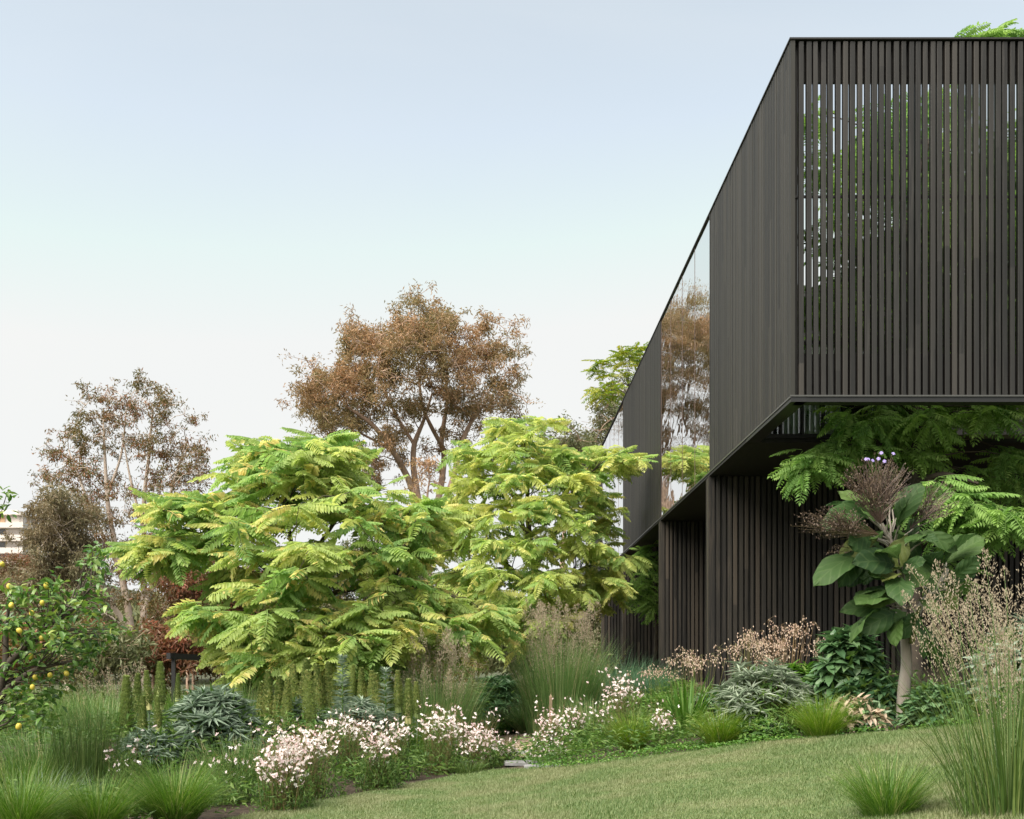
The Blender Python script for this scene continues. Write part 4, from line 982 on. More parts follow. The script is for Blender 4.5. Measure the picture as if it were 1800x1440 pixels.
tuft_at('sedge_tuft', 'second blue green sedge nearer the tall batten wall', 1128, 18.5, .75, 'blueblade', n=1100, wd=.006, group='sedges beside the path', foot=.35)
tuft_at('sedge_tuft', 'dark green sedge in the shade below the lemons', 15, 8.9, .42, 'reed', n=700, wd=.007, group='sedges beside the path', foot=.35)
tuft_at('sedge_tuft', 'drooping green sedge between the lemon tree and bottom tufts', 70, 8.6, .36, 'tuft2', n=600, wd=.006, group='sedges beside the path', foot=.3)
tuft_at('sedge_tuft', 'wispy grey green sedge between the lemon tree and reeds', 85, 9.0, .42, 'silverblue', n=500, wd=.006, group='sedges beside the path', foot=.2)
tuft_at('sedge_tuft', 'tall tan sedge under the acid green tree', 455, 15.0, .55, 'plume', n=600, wd=.006, group='sedges beside the path', foot=.3, lean=(0, .3), curve=(.1, .6))
for k, (px, Y, h, mat, lab) in enumerate([(30, 12.5, .6, 'feather', 'left edge below the lemons'), (110, 13.0, .62, 'tuft2', 'behind the reed clump'), (180, 12.2, .55, 'feather', 'between the reeds and green spikes'), (330, 14.0, .55, 'tuft2', 'behind the blue silver shrub'), (430, 13.8, .6, 'feather', 'left of the first echium spikes'), (580, 14.5, .6, 'tuft2', 'behind the silver spire'), (660, 14.2, .65, 'feather', 'right of the silver spire'), (720, 13.2, .6, 'tuft2', 'left of the pinkish feather grass'), (810, 15.5, .55, 'feather', 'right of the pinkish feather grass'), (1040, 14.5, .5, 'feather', 'behind the sparse white gaura'), (150, 10.2, .35, 'tuft2', 'low beside the reed clump'), (20, 9.9, .45, 'tuft2', 'under the lowest lemon branches'), (75, 10.6, .45, 'feather', 'behind the lowest lemon branches'), (255, 9.6, .35, 'feather', 'above the large bottom tuft'), (420, 10.4, .38, 'feather', 'in front of the blue silver shrub')]):
    tuft_at('meadow_grass', 'soft green meadow grass ' + lab, px, Y, h, mat, n=800, wd=.007, foot=.4, group='meadow grasses in the beds', lean=(0, .35), curve=(.1, .8))
tuft_at('strap_leaf_plant', 'tall upright plant with glossy green strap leaves', 1207, gy(1207, 1300) + .25, .66, 'strap', n=95, wd=.036, foot=.12, group=None, lean=(0, .32), curve=(.05, .9), cat='plant', seed_tan=0)
tuft_at('reed_clump', 'upright dark green reed clump beside the lemon tree', 152, 9.6, .80, 'reed', n=900, wd=.005, foot=.25, group=None, lean=(0, .2), curve=(0, .2), cat='reeds', seed_tan=.01)

def feather_grass(label, px, Y, h, nb, ns, foot, plume=.28, lean=.18, tilt=0.0, wd=.005, psize=.012, dens=90, bm='feather'):
    b = on_ground(px, Y); root = thing('feather_grass', label, 'ornamental grass', b, 'feathery ornamental grasses')
    mb = MB(); az = rng.uniform(0, 6.283, nb); rr = foot * rng.random(nb) ** .5
    base = b + np.stack([np.cos(az) * rr, np.sin(az) * rr, np.zeros(nb) - .02], 1)
    blades(mb, base, az, h * rng.uniform(.4, .95, nb), wd * rng.uniform(.7, 1.4, nb), rng.uniform(0, lean * 1.6, nb), rng.uniform(.1, .8, nb), 4)
    mb.build('blades', M[bm], root, kind='stuff')
    az = rng.uniform(0, 6.283, ns); rr = foot * rng.random(ns) ** .5
    base = b + np.stack([np.cos(az) * rr, np.sin(az) * rr, np.zeros(ns)], 1)
    st = MB(); se = MB()
    for q in range(ns):
        hh = h * rng.uniform(.62, 1.14); le = rng.uniform(0, lean) ; o_ = np.array([math.cos(az[q]) * le + tilt * rng.uniform(.3, 1.3), math.sin(az[q]) * le, 1.0])
        p = bez(base[q], base[q] + o_ * hh, np.array([0, 0, hh * .6]), 5)
        tube(st, p, np.linspace(.0022, .0012, 5), 3, tint=rng.random())
        m = dens; t = rng.random(m) ** .8; k0 = 1 - plume / hh * 1.0
        u = k0 + (1 - k0) * t
        ax = np.stack([np.interp(u, np.linspace(0, 1, 5), p[:, c]) for c in range(3)], 1)
        wdt = .045 * plume / .28 * np.sin(np.pi * np.clip(.1 + .88 * t, 0, 1)) ** .8
        a = rng.uniform(0, 6.283, m); off = np.stack([np.cos(a), np.sin(a), 0 * a], 1) * (wdt * rng.random(m) ** .6)[:, None]
        d = off * 14 + np.array([0, 0, .9]) + rng.normal(0, .25, (m, 3))
        leaves(se, ax + off, d, rng.normal(0, 1, (m, 3)), psize * rng.uniform(.7, 1.4, m), psize * .42, tint=np.clip(rng.normal(.5, .25, m), 0, .99))
    st.build('stems', M['feather'], root, kind='stuff'); se.build('plumes', M['plume'], root, kind='stuff')
feather_grass('tall feather grass with tan plumes at the lower right', 1775, 5.3, 1.08, 480, 46, .24, plume=.32, lean=.30, tilt=-.06, psize=.012, dens=180, wd=.005, bm='reed')
feather_grass('second tall feather grass at the right edge of the frame', 1850, 6.0, .98, 420, 30, .24, plume=.32, lean=.34, tilt=-.06, psize=.012, dens=180, wd=.005, bm='reed')
feather_grass('feather grass with pinkish plumes in front of the acid green tree', 768, 14.2, 1.42, 1900, 75, .38, plume=.36, lean=.13, psize=.02, dens=95, wd=.007)
feather_grass('feather grass with pinkish plumes beside the path under the golden tree', 985, 16.0, 1.72, 2500, 95, .46, plume=.42, lean=.11, psize=.022, dens=95, wd=.008)
feather_grass('sparse feather grass behind the reeds by the dark handrail', 205, 14.5, .85, 700, 35, .35, plume=.34, lean=.2, psize=.02, dens=45, wd=.006)

# ------------------------------------------------------------------ leafy plants built from leaf rosettes
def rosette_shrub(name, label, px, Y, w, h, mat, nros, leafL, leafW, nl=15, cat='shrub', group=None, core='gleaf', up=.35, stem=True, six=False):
    b = on_ground(px, Y); root = thing(name, label, cat, b, group)
    mb = MB(); tb = MB(); A, B = [], []
    for q in range(nros):
        a = rng.uniform(0, 6.283); e = math.asin(rng.random() ** .75 * .97 + .02); r = rng.uniform(.86, 1.03)
        nrm = np.array([math.cos(a) * math.cos(e), math.sin(a) * math.cos(e), math.sin(e)])
        c = b + nrm * [w / 2 * r, w / 2 * r, h * r] * rng.uniform(.9, 1.06) - nrm * leafL * .35
        A.append(b + (c - b) * .15); B.append(c)
        ax = unit(nrm * .7 + [0, 0, .75]); s1 = unit(np.cross(ax, [.3, .2, .1])); s2 = np.cross(ax, s1)
        for ring, (k, tilt, ls) in enumerate([(nl, up, 1.0), (nl // 2, 1.0, .75)]):
            th = np.arange(k) / k * 6.283 + rng.uniform(0, 6); ti = tilt + rng.normal(0, .15, k)
            d = (s1 * np.cos(th)[:, None] + s2 * np.sin(th)[:, None]) + ax * ti[:, None]
            pos = np.repeat(c[None], k, 0) + ax * rng.uniform(-.03, .03, (k, 1))
            (leaves6 if six else leaves)(mb, pos, d, np.repeat(ax[None], k, 0) + .01, leafL * ls * rng.uniform(.8, 1.15, k), leafW * rng.uniform(.8, 1.15, k), bend=.18, tint=np.clip(rng.normal(.5, .22, k), 0, .99))
    tubes3(tb, A, B, .005)
    tb.build('stem', M['stalk'], root); mb.build('foliage', M[mat], root, kind='stuff')
    # inner leaves keep the heart of the bush closed
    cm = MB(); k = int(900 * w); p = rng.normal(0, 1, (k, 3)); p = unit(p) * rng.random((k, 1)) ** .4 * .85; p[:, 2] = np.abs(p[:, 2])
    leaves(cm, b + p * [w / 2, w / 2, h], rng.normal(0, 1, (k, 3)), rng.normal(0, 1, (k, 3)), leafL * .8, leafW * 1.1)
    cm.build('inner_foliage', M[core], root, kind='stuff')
    return root
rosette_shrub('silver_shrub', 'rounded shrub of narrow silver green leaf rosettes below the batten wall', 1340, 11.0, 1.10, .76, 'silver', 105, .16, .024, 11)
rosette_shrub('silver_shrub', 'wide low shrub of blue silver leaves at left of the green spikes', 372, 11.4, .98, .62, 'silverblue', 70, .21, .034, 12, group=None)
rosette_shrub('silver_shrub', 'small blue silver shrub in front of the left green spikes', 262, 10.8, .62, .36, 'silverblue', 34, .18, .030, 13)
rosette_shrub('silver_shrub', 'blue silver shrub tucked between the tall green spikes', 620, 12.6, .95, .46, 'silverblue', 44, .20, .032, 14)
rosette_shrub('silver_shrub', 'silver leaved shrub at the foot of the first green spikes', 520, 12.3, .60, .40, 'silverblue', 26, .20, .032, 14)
rosette_shrub('spurge_shrub', 'dark green shrub of narrow leaves beside the gravel path', 878, 19.5, 1.15, .92, 'darkrosette', 110, .21, .034, 15)
rosette_shrub('spurge_shrub', 'low dark green cushion plant at the path edge', 885, 17.2, .55, .28, 'cover', 60, .10, .03, 9)
rosette_shrub('leafy_cushion', 'small bright green leafy cushion at the foot of the silver shrub', 1338, gy(1338, 1302), .52, .22, 'cover', 90, .055, .02, 8, cat='plant')
rosette_shrub('glossy_shrub', 'glossy dark green shrub behind the big leaved tree', 1492, 11.25, .85, 1.00, 'fatsia', 60, .22, .085, 8, six=True, up=.1)
rosette_shrub('glossy_shrub', 'second glossy dark shrub low beside the pale trunk', 1530, 10.95, .75, .50, 'darkrosette', 50, .20, .06, 9, six=True, up=.2)
rosette_shrub('glossy_shrub', 'grey green shrub behind the feather grass at the right edge', 1790, 10.2, .9, .85, 'silverblue', 50, .2, .08, 8, six=True)
rosette_shrub('glossy_shrub', 'leafy green plant beneath the feather grass near the trunk', 1640, 9.9, .55, .38, 'darkrosette', 44, .18, .05, 9, six=True)
rosette_shrub('variegated_plant', 'low plant with drooping pinkish cream leaves beside the bare soil', 1508, 10.25, .64, .34, 'variegated', 48, .13, .048, 7, cat='plant', core='fatsia', six=True, up=-.1)
rosette_shrub('broad_leaf_plant', 'green leafy plant below the cream seed heads', 1395, 12.2, .9, .60, 'cover', 70, .15, .045, 9, six=True, cat='plant')
rosette_shrub('broad_leaf_plant', 'green leafy plant at the foot of the batten wall corner', 1255, 12.9, .8, .42, 'darkrosette', 50, .15, .045, 9, six=True, cat='plant')
rosette_shrub('broad_leaf_plant', 'small leafy plant between the sedges and batten wall', 1140, 15.5, 1.3, .32, 'cover', 90, .12, .03, 9, cat='plant')

# flower spikes of the echiums: knobbly green columns
def spike_mesh(seed, h=.75, r=.055):
    rg = np.random.default_rng(seed); mb = MB(); n = 900
    t = np.sort(rg.random(n)); a = np.arange(n) * 2.39996 + rg.normal(0, .2, n)
    rad = r * np.clip(1.03 - t, .07, 1) ** .55 * np.clip(.6 + 2.2 * t, 0, 1) * (1 + .12 * np.sin(t * 60)); lumps = 1 + .15 * np.sin(a * 3)
    pos = np.stack([np.cos(a) * rad * lumps * .72, np.sin(a) * rad * lumps * .72, .12 * h + t * h * .88], 1)
    d = np.stack([np.cos(a), np.sin(a), .9 + 0 * a], 1) + rg.normal(0, .3, (n, 3))
    leaves6(mb, pos, d, np.stack([-np.cos(a) * .3, -np.sin(a) * .3, 1 + 0 * a], 1), r * .36, r * .26, bend=.05, tint=np.clip(rg.normal(.3, .15, n) + t * .35, 0, .99))
    zz = np.linspace(0, h, 8); tube(mb, np.stack([0 * zz, 0 * zz, zz], 1), np.clip(r * .6 * (1.1 - zz / h), .006, 1), 7, tint=.0)
    return mb.mesh('flower_spike', M['spike'])
spk = [spike_mesh(s, h=.75, r=.112) for s in range(4)]
def echium(label, spikes, Y):
    b = on_ground(spikes[0][0], Y); root = thing('echium_plant', label, 'plant', b, 'echiums with green flower spikes')
    for px, ptop, pbot, dy in spikes:
        y = Y + dy; top = W(px, ptop, y); bot = W(px, pbot + 8, y); s = (top[2] - bot[2]) / .75
        zg = float(G(bot[0], y))
        m = Matrix.Translation(Vector(bot)) @ Matrix.Rotation(rng.uniform(0, 6), 4, 'Z') @ Matrix.Rotation(rng.normal(0, .04), 4, 'X') @ Matrix.Diagonal((s * .95, s * .95, s, 1))
        link('flower_spike', spk[int(rng.integers(0, 4))], root, matrix=m)
        mb = MB(); tube(mb, [(bot[0], y, zg - .02), (bot[0], y, bot[2] + .05)], [.012, .010], 5); 
        k = 24; t = rng.random(k); a = rng.uniform(0, 6.28, k); d = np.stack([np.cos(a), np.sin(a), rng.uniform(-.2, .7, k)], 1)
        leaves(mb, np.stack([0 * a + bot[0], 0 * a + y, zg + t * max(.05, bot[2] - zg)], 1), d, np.tile([0, 0, 1.0], (k, 1)) + .01, rng.uniform(.1, .2, k), .028, tint=rng.random(k))
        mb.build('stem', M['silverblue'], root)
echium('echium with five stout green spikes beside the blue silver shrub', [(222, 1190, 1290, .3), (241, 1185, 1255, .6), (262, 1180, 1240, .2), (281, 1165, 1245, 0), (250, 1225, 1290, -.3), (279, 1225, 1280, -.4), (312, 1185, 1225, .7)], 11.6)
echium('echium with green spikes rising behind the white flowers', [(458, 1200, 1275, .3), (472, 1180, 1265, 0), (489, 1190, 1275, -.1), (503, 1195, 1270, -.2), (517, 1170, 1265, .4), (532, 1160, 1260, .2), (546, 1180, 1280, -.3), (395, 1190, 1220, .9)], 12.2)
echium('echium with many green spikes beside the silver spire', [(562, 1170, 1250, .4), (576, 1165, 1245, .5), (586, 1195, 1250, 0), (617, 1170, 1230, .5), (636, 1175, 1240, .3), (655, 1180, 1245, .2), (664, 1185, 1260, 0), (680, 1190, 1250, .4), (700, 1180, 1245, .4), (718, 1195, 1265, .1), (733, 1200, 1255, .4)], 12.9)
def spire(label, px, ptop, Y):
    b = on_ground(px, Y); root = thing('silver_spire', label, 'plant', b, 'silver leaved spires'); top = W(px, ptop, Y); H = top[2] - b[2]
    mb = MB(); tube(mb, [b, b + [0, 0, H * .95]], [.012, .006], 6)
    mb.build('stem', M['strap'], root)
    mb = MB(); k = 130; t = np.sort(rng.random(k)); a = np.arange(k) * 2.4; d = np.stack([np.cos(a), np.sin(a), .2 + t * .6], 1)
    l = .12 * (1 - t) ** .6 + .05
    leaves(mb, np.stack([0 * t + b[0], 0 * t + Y, b[2] + t * H * .95], 1), d, np.tile([0, 0, 1.0], (k, 1)) + .01, l, .026, bend=.3)
    k = 30; a = rng.uniform(0, 6.28, k); d = np.stack([np.cos(a), np.sin(a), rng.uniform(.3, 2, k)], 1)
    leaves(mb, np.tile(b + [0, 0, H * .94], (k, 1)), d, np.tile([0, 0, 1.0], (k, 1)) + .01, .085, .024)
    mb.build('foliage', M['silverblue'], root, kind='stuff')
spire('tall silver leaved spire standing among the green spikes', 602, 1152, 12.0)
spire('thinner silver spire right of the tall one', 678, 1172, 12.3)

# ------------------------------------------------------------------ white gaura drifts
def gaura(label, cx, cy, rx, ry, Y, nfl, fol=1.0):
    b = on_ground(cx, Y); root = thing('gaura_plant', label, 'flowering plant', b, 'white gaura drifts')
    pr = F / Y
    c = W(cx, cy, Y); n = int(nfl * 2.0)
    u = unit(rng.normal(0, 1, (n, 3))) * (rng.random((n, 1)) ** .45)
    pos = c + u * [rx / pr, min(.5, rx / pr), ry / pr]
    # a few wands stand above the drift
    k = max(2, n // 14); pos[:k] = c + np.stack([rng.uniform(-1, 1, k) * rx / pr, rng.uniform(-.3, .3, k), rng.uniform(.9, 1.6, k) * ry / pr], 1)
    zg = G(pos[:, 0], pos[:, 1]); pos[:, 2] = np.maximum(pos[:, 2], zg + .05)
    pm = MB(); bm = MB(); sm_ = MB()
    face = unit(np.stack([rng.normal(0, .6, n), -.8 + rng.normal(0, .5, n), .5 + rng.normal(0, .4, n)], 1))
    s1 = unit(np.cross(face, rng.normal(0, 1, (n, 3)))); s2 = np.cross(face, s1)
    sz = rng.uniform(.014, .023, n); tn = np.clip(rng.normal(.6, .28, n), 0, .99)
    for a in (.25, 1.05, 2.1, 2.9):
        d = s1 * math.cos(a) + s2 * math.sin(a) + face * .15
        leaves6(pm, pos, d + rng.normal(0, .15, (n, 3)), face, sz * 1.15, sz * .55, bend=.1, fold=.05, tint=tn)
    st = MB()
    # stamens and buds on the wand
    m = n * 3; q = rng.integers(0, n, m); bp_ = pos[q] + rng.normal(0, .022, (m, 3)) + [0, 0, .012]
    leaves(bm, bp_, rng.normal(0, .4, (m, 3)) + [0, 0, .8], rng.normal(0, 1, (m, 3)), .016, .005)
    foot = np.stack([b[0] + (pos[:, 0] - b[0]) * .35, Y + (pos[:, 1] - Y) * .5, G(b[0], Y) + 0 * zg], 1) + rng.normal(0, .04, (n, 3)) * [1, 1, 0]
    mid = foot + (pos - foot) * .55 + [0, 0, .05]
    tubes3(st, foot, mid, .0018, tint=rng.random(n)); tubes3(st, mid, pos + [0, 0, .02], .0013, tint=rng.random(n))
    pm.build('blossoms', M['petal'], root, kind='stuff'); bm.build('buds', M['bud'], root, kind='stuff'); st.build('stems', M['stalk'], root, kind='stuff')
    # leafy mound
    k = int(1500 * fol); gm = MB(); H = max(.12, (c[2] + .3 * ry / pr) - b[2])
    v = unit(rng.normal(0, 1, (k, 3))) * rng.random((k, 1)) ** .4; v[:, 2] = np.abs(v[:, 2])
    p = b + v * [rx / pr * 1.15, min(.55, rx / pr), H]; p[:, 2] += G(p[:, 0], p[:, 1]) - b[2]
    leaves(gm, p, rng.normal(0, .6, (k, 3)) + [0, 0, .7], rng.normal(0, 1, (k, 3)), rng.uniform(.03, .07, k), rng.uniform(.006, .012, k))
    gm.build('foliage', M['gleaf'], root, kind='stuff')
for a in [('dense white gaura at the lawn corner beside the large tuft', 497, 1345, 50, 48, 8.9, 170), ('white gaura just behind the dense one at the lawn corner', 540, 1310, 62, 28, 9.6, 120),
          ('white gaura over the dark green mound midway along the lawn', 665, 1315, 36, 30, 10.2, 70, 1.4), ('white gaura at the foot of the silver spire', 615, 1280, 55, 22, 11.0, 75), ('thin white gaura below the many green spikes', 690, 1290, 40, 24, 11.2, 50),
          ('tall white gaura left of the path mouth', 775, 1275, 45, 30, 11.8, 90), ('dense white gaura above the small dark tuft', 835, 1305, 45, 38, 11.8, 150), ('low white gaura spilling over the paving stones', 885, 1318, 30, 24, 12.1, 50, .5),
          ('dense white gaura right of the path', 968, 1285, 30, 38, 12.9, 110), ('low white gaura between the path and lawn', 965, 1322, 42, 22, 12.1, 80, .6), ('white gaura between the path drift and tall sedge', 1010, 1265, 24, 26, 13.2, 45),
          ('white gaura behind the first pale tuft', 1095, 1215, 42, 26, 12.9, 75), ('white gaura cluster beside the strap leaved plant', 1165, 1270, 22, 24, 11.6, 45, .5), ('sparse white gaura right of the dense drift', 1060, 1250, 32, 32, 12.6, 26),
          ('nearly bare gaura with few flowers behind the large tuft', 400, 1340, 60, 40, 9.6, 14, 1.6), ('thin gaura stems among the reeds at lower left', 225, 1330, 50, 36, 9.4, 16, 1.5)]:
    gaura(*a)

# cream seed heads hanging on fine stems
def seedhead(label, cx, cy, rx, ry, Y, n):
    b = on_ground(cx, Y); root = thing('seed_head_plant', label, 'flowering plant', b, 'cream seed heads below the batten wall'); pr = F / Y
    pos = W(cx, cy, Y) + unit(rng.normal(0, 1, (n, 3))) * (rng.random((n, 1)) ** .5) * [rx / pr, .25, ry / pr]
    k = max(8, n // 10); blobs = rng.uniform(-1, 1, (6, 3)) * [.8, .6, .75]; blobs[:, 2] -= .35 * np.abs(blobs[:, 0])
    hubs = W(cx, cy, Y) + (blobs[rng.integers(0, 6, k)] + rng.normal(0, .3, (k, 3))) * [rx / pr, .25, ry / pr]
    pos = hubs[rng.integers(0, k, n)] + rng.normal(0, 1, (n, 3)) * [.035, .035, .03]
    near = np.argmin(np.linalg.norm(pos[:, None] - hubs[None], axis=2), 1); pos = hubs[near] + (pos - hubs[near]) * 1.0
    mb = MB(); d = rng.normal(0, .35, (n, 3)) + [0, 0, -1]
    for q in range(2): leaves(mb, pos, d, rng.normal(0, 1, (n, 3)), .024, .012, fold=.4, tint=rng.random(n))
    mb.build('seed_bells', M['bell'], root, kind='stuff')
    st = MB(); tubes3(st, hubs[near] + [0, 0, .02], pos, .001); tubes3(st, b + (hubs - b) * [.3, .3, 0], hubs + [0, 0, .02], .0022); st.build('stems', M['stalk'], root, kind='stuff')
seedhead('tallest cream seed heads in front of the batten wall', 1378, 1125, 42, 34, 12.3, 560)
seedhead('cream seed heads left of the tallest ones', 1308, 1135, 36, 26, 12.2, 360)
seedhead('pinkish seed heads at the batten wall corner', 1235, 1155, 32, 20, 12.6, 240)
seedhead('thin seed heads left of the batten wall corner', 1195, 1160, 22, 22, 12.8, 90)
seedhead('scattered seed heads under the glossy shrub', 1450, 1140, 28, 40, 11.6, 130)
seedhead('cream seed heads on the ground behind strap leaved plant', 1150, 1185, 40, 14, 13.5, 170)

# ------------------------------------------------------------------ the big leaved tree on the right
YW = 10.4
g = on_ground(1590, YW)
wt = thing('big_leaf_tree', 'pale trunked small tree with huge rounded leaves and brown flower heads', 'tree', g)
LV = [  # base pixel, tip pixel, width share, depth offset, curl
    (1545, 905, 1440, 880, .30, -.1, .2), (1535, 910, 1455, 905, .26, -.3, .3), (1550, 945, 1470, 985, .26, -.3, .2), (1530, 935, 1500, 965, .36, -.4, .2),
    (1575, 935, 1620, 835, .34, -.35, .25), (1560, 880, 1612, 868, .28, .1, .2), (1600, 930, 1565, 1010, .3, -.2, .3), (1640, 945, 1585, 950, .26, -.45, .25),
    (1600, 945, 1655, 950, .24, -.5, .2), (1650, 1000, 1725, 925, .44, -.3, .15), (1665, 1020, 1735, 988, .36, -.4, .35), (1650, 1010, 1625, 960, .32, -.3, .3),
    (1530, 975, 1435, 1015, .28, -.4, .5), (1540, 985, 1470, 1000, .26, -.2, .3), (1530, 1000, 1490, 1030, .4, -.3, .4), (1580, 995, 1510, 990, .3, -.5, .3),
    (1590, 1010, 1545, 1020, .3, -.55, .2), (1610, 1030, 1560, 985, .3, -.1, .2), (1600, 1045, 1520, 1060, .30, -.35, .4), (1570, 1055, 1505, 1050, .42, -.45, .4),
    (1575, 1060, 1470, 1125, .26, -.4, .35), (1580, 1070, 1520, 1120, .32, -.5, .4), (1590, 1080, 1560, 1135, .34, -.5, .4), (1610, 1050, 1660, 1085, .3, -.3, .3),
    (1600, 1090, 1640, 1160, .3, -.2, .4), (1640, 1000, 1600, 1030, .34, -.45, .3), (1610, 980, 1560, 940, .32, .15, .2), (1555, 930, 1505, 895, .3, .2, .2),
    (1620, 1070, 1590, 1130, .34, -.1, .4), (1660, 1030, 1680, 1080, .3, .0, .4), (1590, 960, 1615, 905, .34, .1, .2), (1580, 1010, 1620, 985, .3, -.55, .3), (1600, 1100, 1660, 1130, .28, -.1, .4), (1585, 985, 1540, 960, .28, -.5, .2), (1560, 1030, 1530, 1005, .3, -.5, .2), (1575, 900, 1520, 860, .2, .2, .2)]
LV += [(bx + rng.normal(0, 14), by + rng.normal(0, 14), bx + (tx - bx) * .75 + rng.normal(0, 24), by + (ty - by) * .75 + rng.normal(0, 24), w, dy + rng.uniform(.0, .35), curl) for bx, by, tx, ty, w, dy, curl in LV]   # the leaves behind
m, nt, out = nodes('big_leaf')
f, _ = tint_fac(nt)
cr = ramp(nt, [(0, (.024, .058, .018)), (.5, (.046, .10, .026)), (.85, (.078, .145, .036)), (1, (.17, .19, .05))]); nt.links.new(f, cr.inputs[0])
tc = N(nt, 'TexCoord'); wv = N(nt, 'TexWave'); wv.bands_direction = 'DIAGONAL'; wv.inputs['Scale'].default_value = 3.2; wv.inputs['Distortion'].default_value = 1.5
sx = N(nt, 'SeparateXYZ'); nt.links.new(tc.outputs['Object'], sx.inputs[0]); ab = N(nt, 'Math', operation='ABSOLUTE'); nt.links.new(sx.outputs[1], ab.inputs[0])
cb = N(nt, 'CombineXYZ'); nt.links.new(sx.outputs[0], cb.inputs[0]); ng = N(nt, 'Math', operation='MULTIPLY'); ng.inputs[1].default_value = -1.2; nt.links.new(ab.outputs[0], ng.inputs[0]); nt.links.new(ng.outputs[0], cb.inputs[1]); nt.links.new(cb.outputs[0], wv.inputs['Vector'])
vr = ramp(nt, [(.86, (0, 0, 0)), (.97, (1, 1, 1))]); nt.links.new(wv.outputs['Fac'], vr.inputs[0])
rb = N(nt, 'Math', operation='LESS_THAN'); rb.inputs[1].default_value = .012; nt.links.new(ab.outputs[0], rb.inputs[0])
mxv = N(nt, 'Math', operation='MAXIMUM'); nt.links.new(vr.outputs[0], mxv.inputs[0]); nt.links.new(rb.outputs[0], mxv.inputs[1])
hf = N(nt, 'Math', operation='MULTIPLY'); hf.inputs[1].default_value = .12; nt.links.new(mxv.outputs[0], hf.inputs[0])
mx = N(nt, 'Mix', data_type='RGBA'); nt.links.new(hf.outputs[0], mx.inputs[0]); nt.links.new(cr.outputs[0], mx.inputs[6]); mx.inputs[7].default_value = (.22, .30, .12, 1)
bs = N(nt, 'BsdfPrincipled'); bs.inputs['Roughness'].default_value = .6; bs.inputs['Specular IOR Level'].default_value = .3; nt.links.new(mx.outputs[2], bs.inputs['Base Color'])
bpn = N(nt, 'Bump'); bpn.inputs['Strength'].default_value = .5; bpn.inputs['Distance'].default_value = .006; nt.links.new(wv.outputs['Fac'], bpn.inputs['Height']); nt.links.new(bpn.outputs[0], bs.inputs['Normal'])
tl = N(nt, 'BsdfTranslucent'); nt.links.new(mx.outputs[2], tl.inputs[0]); ms = N(nt, 'MixShader'); ms.inputs[0].default_value = .42
nt.links.new(bs.outputs[0], ms.inputs[1]); nt.links.new(tl.outputs[0], ms.inputs[2]); nt.links.new(ms.outputs[0], out.inputs[0])
M['bigleaf'] = m
def big_leaf(seed, w, curl):
    r = np.random.default_rng(seed); K, J = 12, 4; V = []; ph = r.uniform(0, 6)
    for i in range(K + 1):
        x = i / K; s = max(0.0, math.sin(math.pi * (x ** 1.25))) ** .55 * (.55 + .45 * min(1, x * 2.2))
        hw = w * s * (1 + .05 * math.sin(9 * x + ph)) + .004; zc = -curl * x ** 2 + .06 * math.sin(2.5 * x)
        for j in range(-J, J + 1):
            v = j / J; y = hw * v
            V.append((x + .02 * math.sin(5 * v + ph), y, zc + .28 * abs(y) - .25 * curl * abs(v) ** 3 * hw * 2 + .035 * math.sin(11 * x + 3 * v * 2 + ph) * abs(v) * min(1, s * 1.5) + .02 * math.sin(23 * x + 9 * v + ph) * abs(v)))
    n = 2 * J + 1
    Q = [(i * n + j, (i + 1) * n + j, (i + 1) * n + j + 1, i * n + j + 1) for i in range(K) for j in range(n - 1)]
    mb = MB(); mb.add(V, Q=Q, tint=0.0); return mb.mesh('leaf', M['bigleaf'], True)
attach = []
for k, (bx, by, tx, ty, w, dy, curl) in enumerate(LV):
    A_ = W(bx + .12 * (tx - bx), by + .12 * (ty - by), YW + dy * .6); B_ = W(tx, ty, YW + dy - .12 + rng.uniform(-.1, .15))
    l = float(np.linalg.norm(B_ - A_)) * .84; f_ = unit(B_ - A_ + [0, 0, curl * l * .55])
    upv = unit(np.array([rng.normal(0, .7), -.55 + rng.normal(0, .5), .7]))
    R = mats3(f_, upv) * l
    link('leaf', big_leaf(k, w * .92, curl), wt, matrix=Matrix(((*R[0], A_[0]), (*R[1], A_[1]), (*R[2], A_[2]), (0, 0, 0, 1))))
    attach.append(A_)
limbs = [([g - [0, 0, .05], W(1588, 1215, YW), W(1594, 1170, YW), W(1592, 1120, YW), W(1584, 1060, YW)], [.075, .058, .050, .047, .04]),
         ([W(1592, 1120, YW), W(1620, 1060, YW - .05), W(1660, 1015, YW - .1), W(1665, 1000, YW - .1)], [.036, .03, .026, .02]),
         ([W(1584, 1060, YW), W(1586, 1010, YW), W(1570, 960, YW), W(1550, 920, YW)], [.036, .03, .024, .014]),
         ([W(1584, 1060, YW), W(1550, 1000, YW - .15), W(1530, 970, YW - .2)], [.028, .02, .012])]
tb = MB(); grow(tb, limbs, attach, rtip=.007, rmax=.016, rise=.1); tb.build('trunk', M['whitebark'], wt, smooth=True)
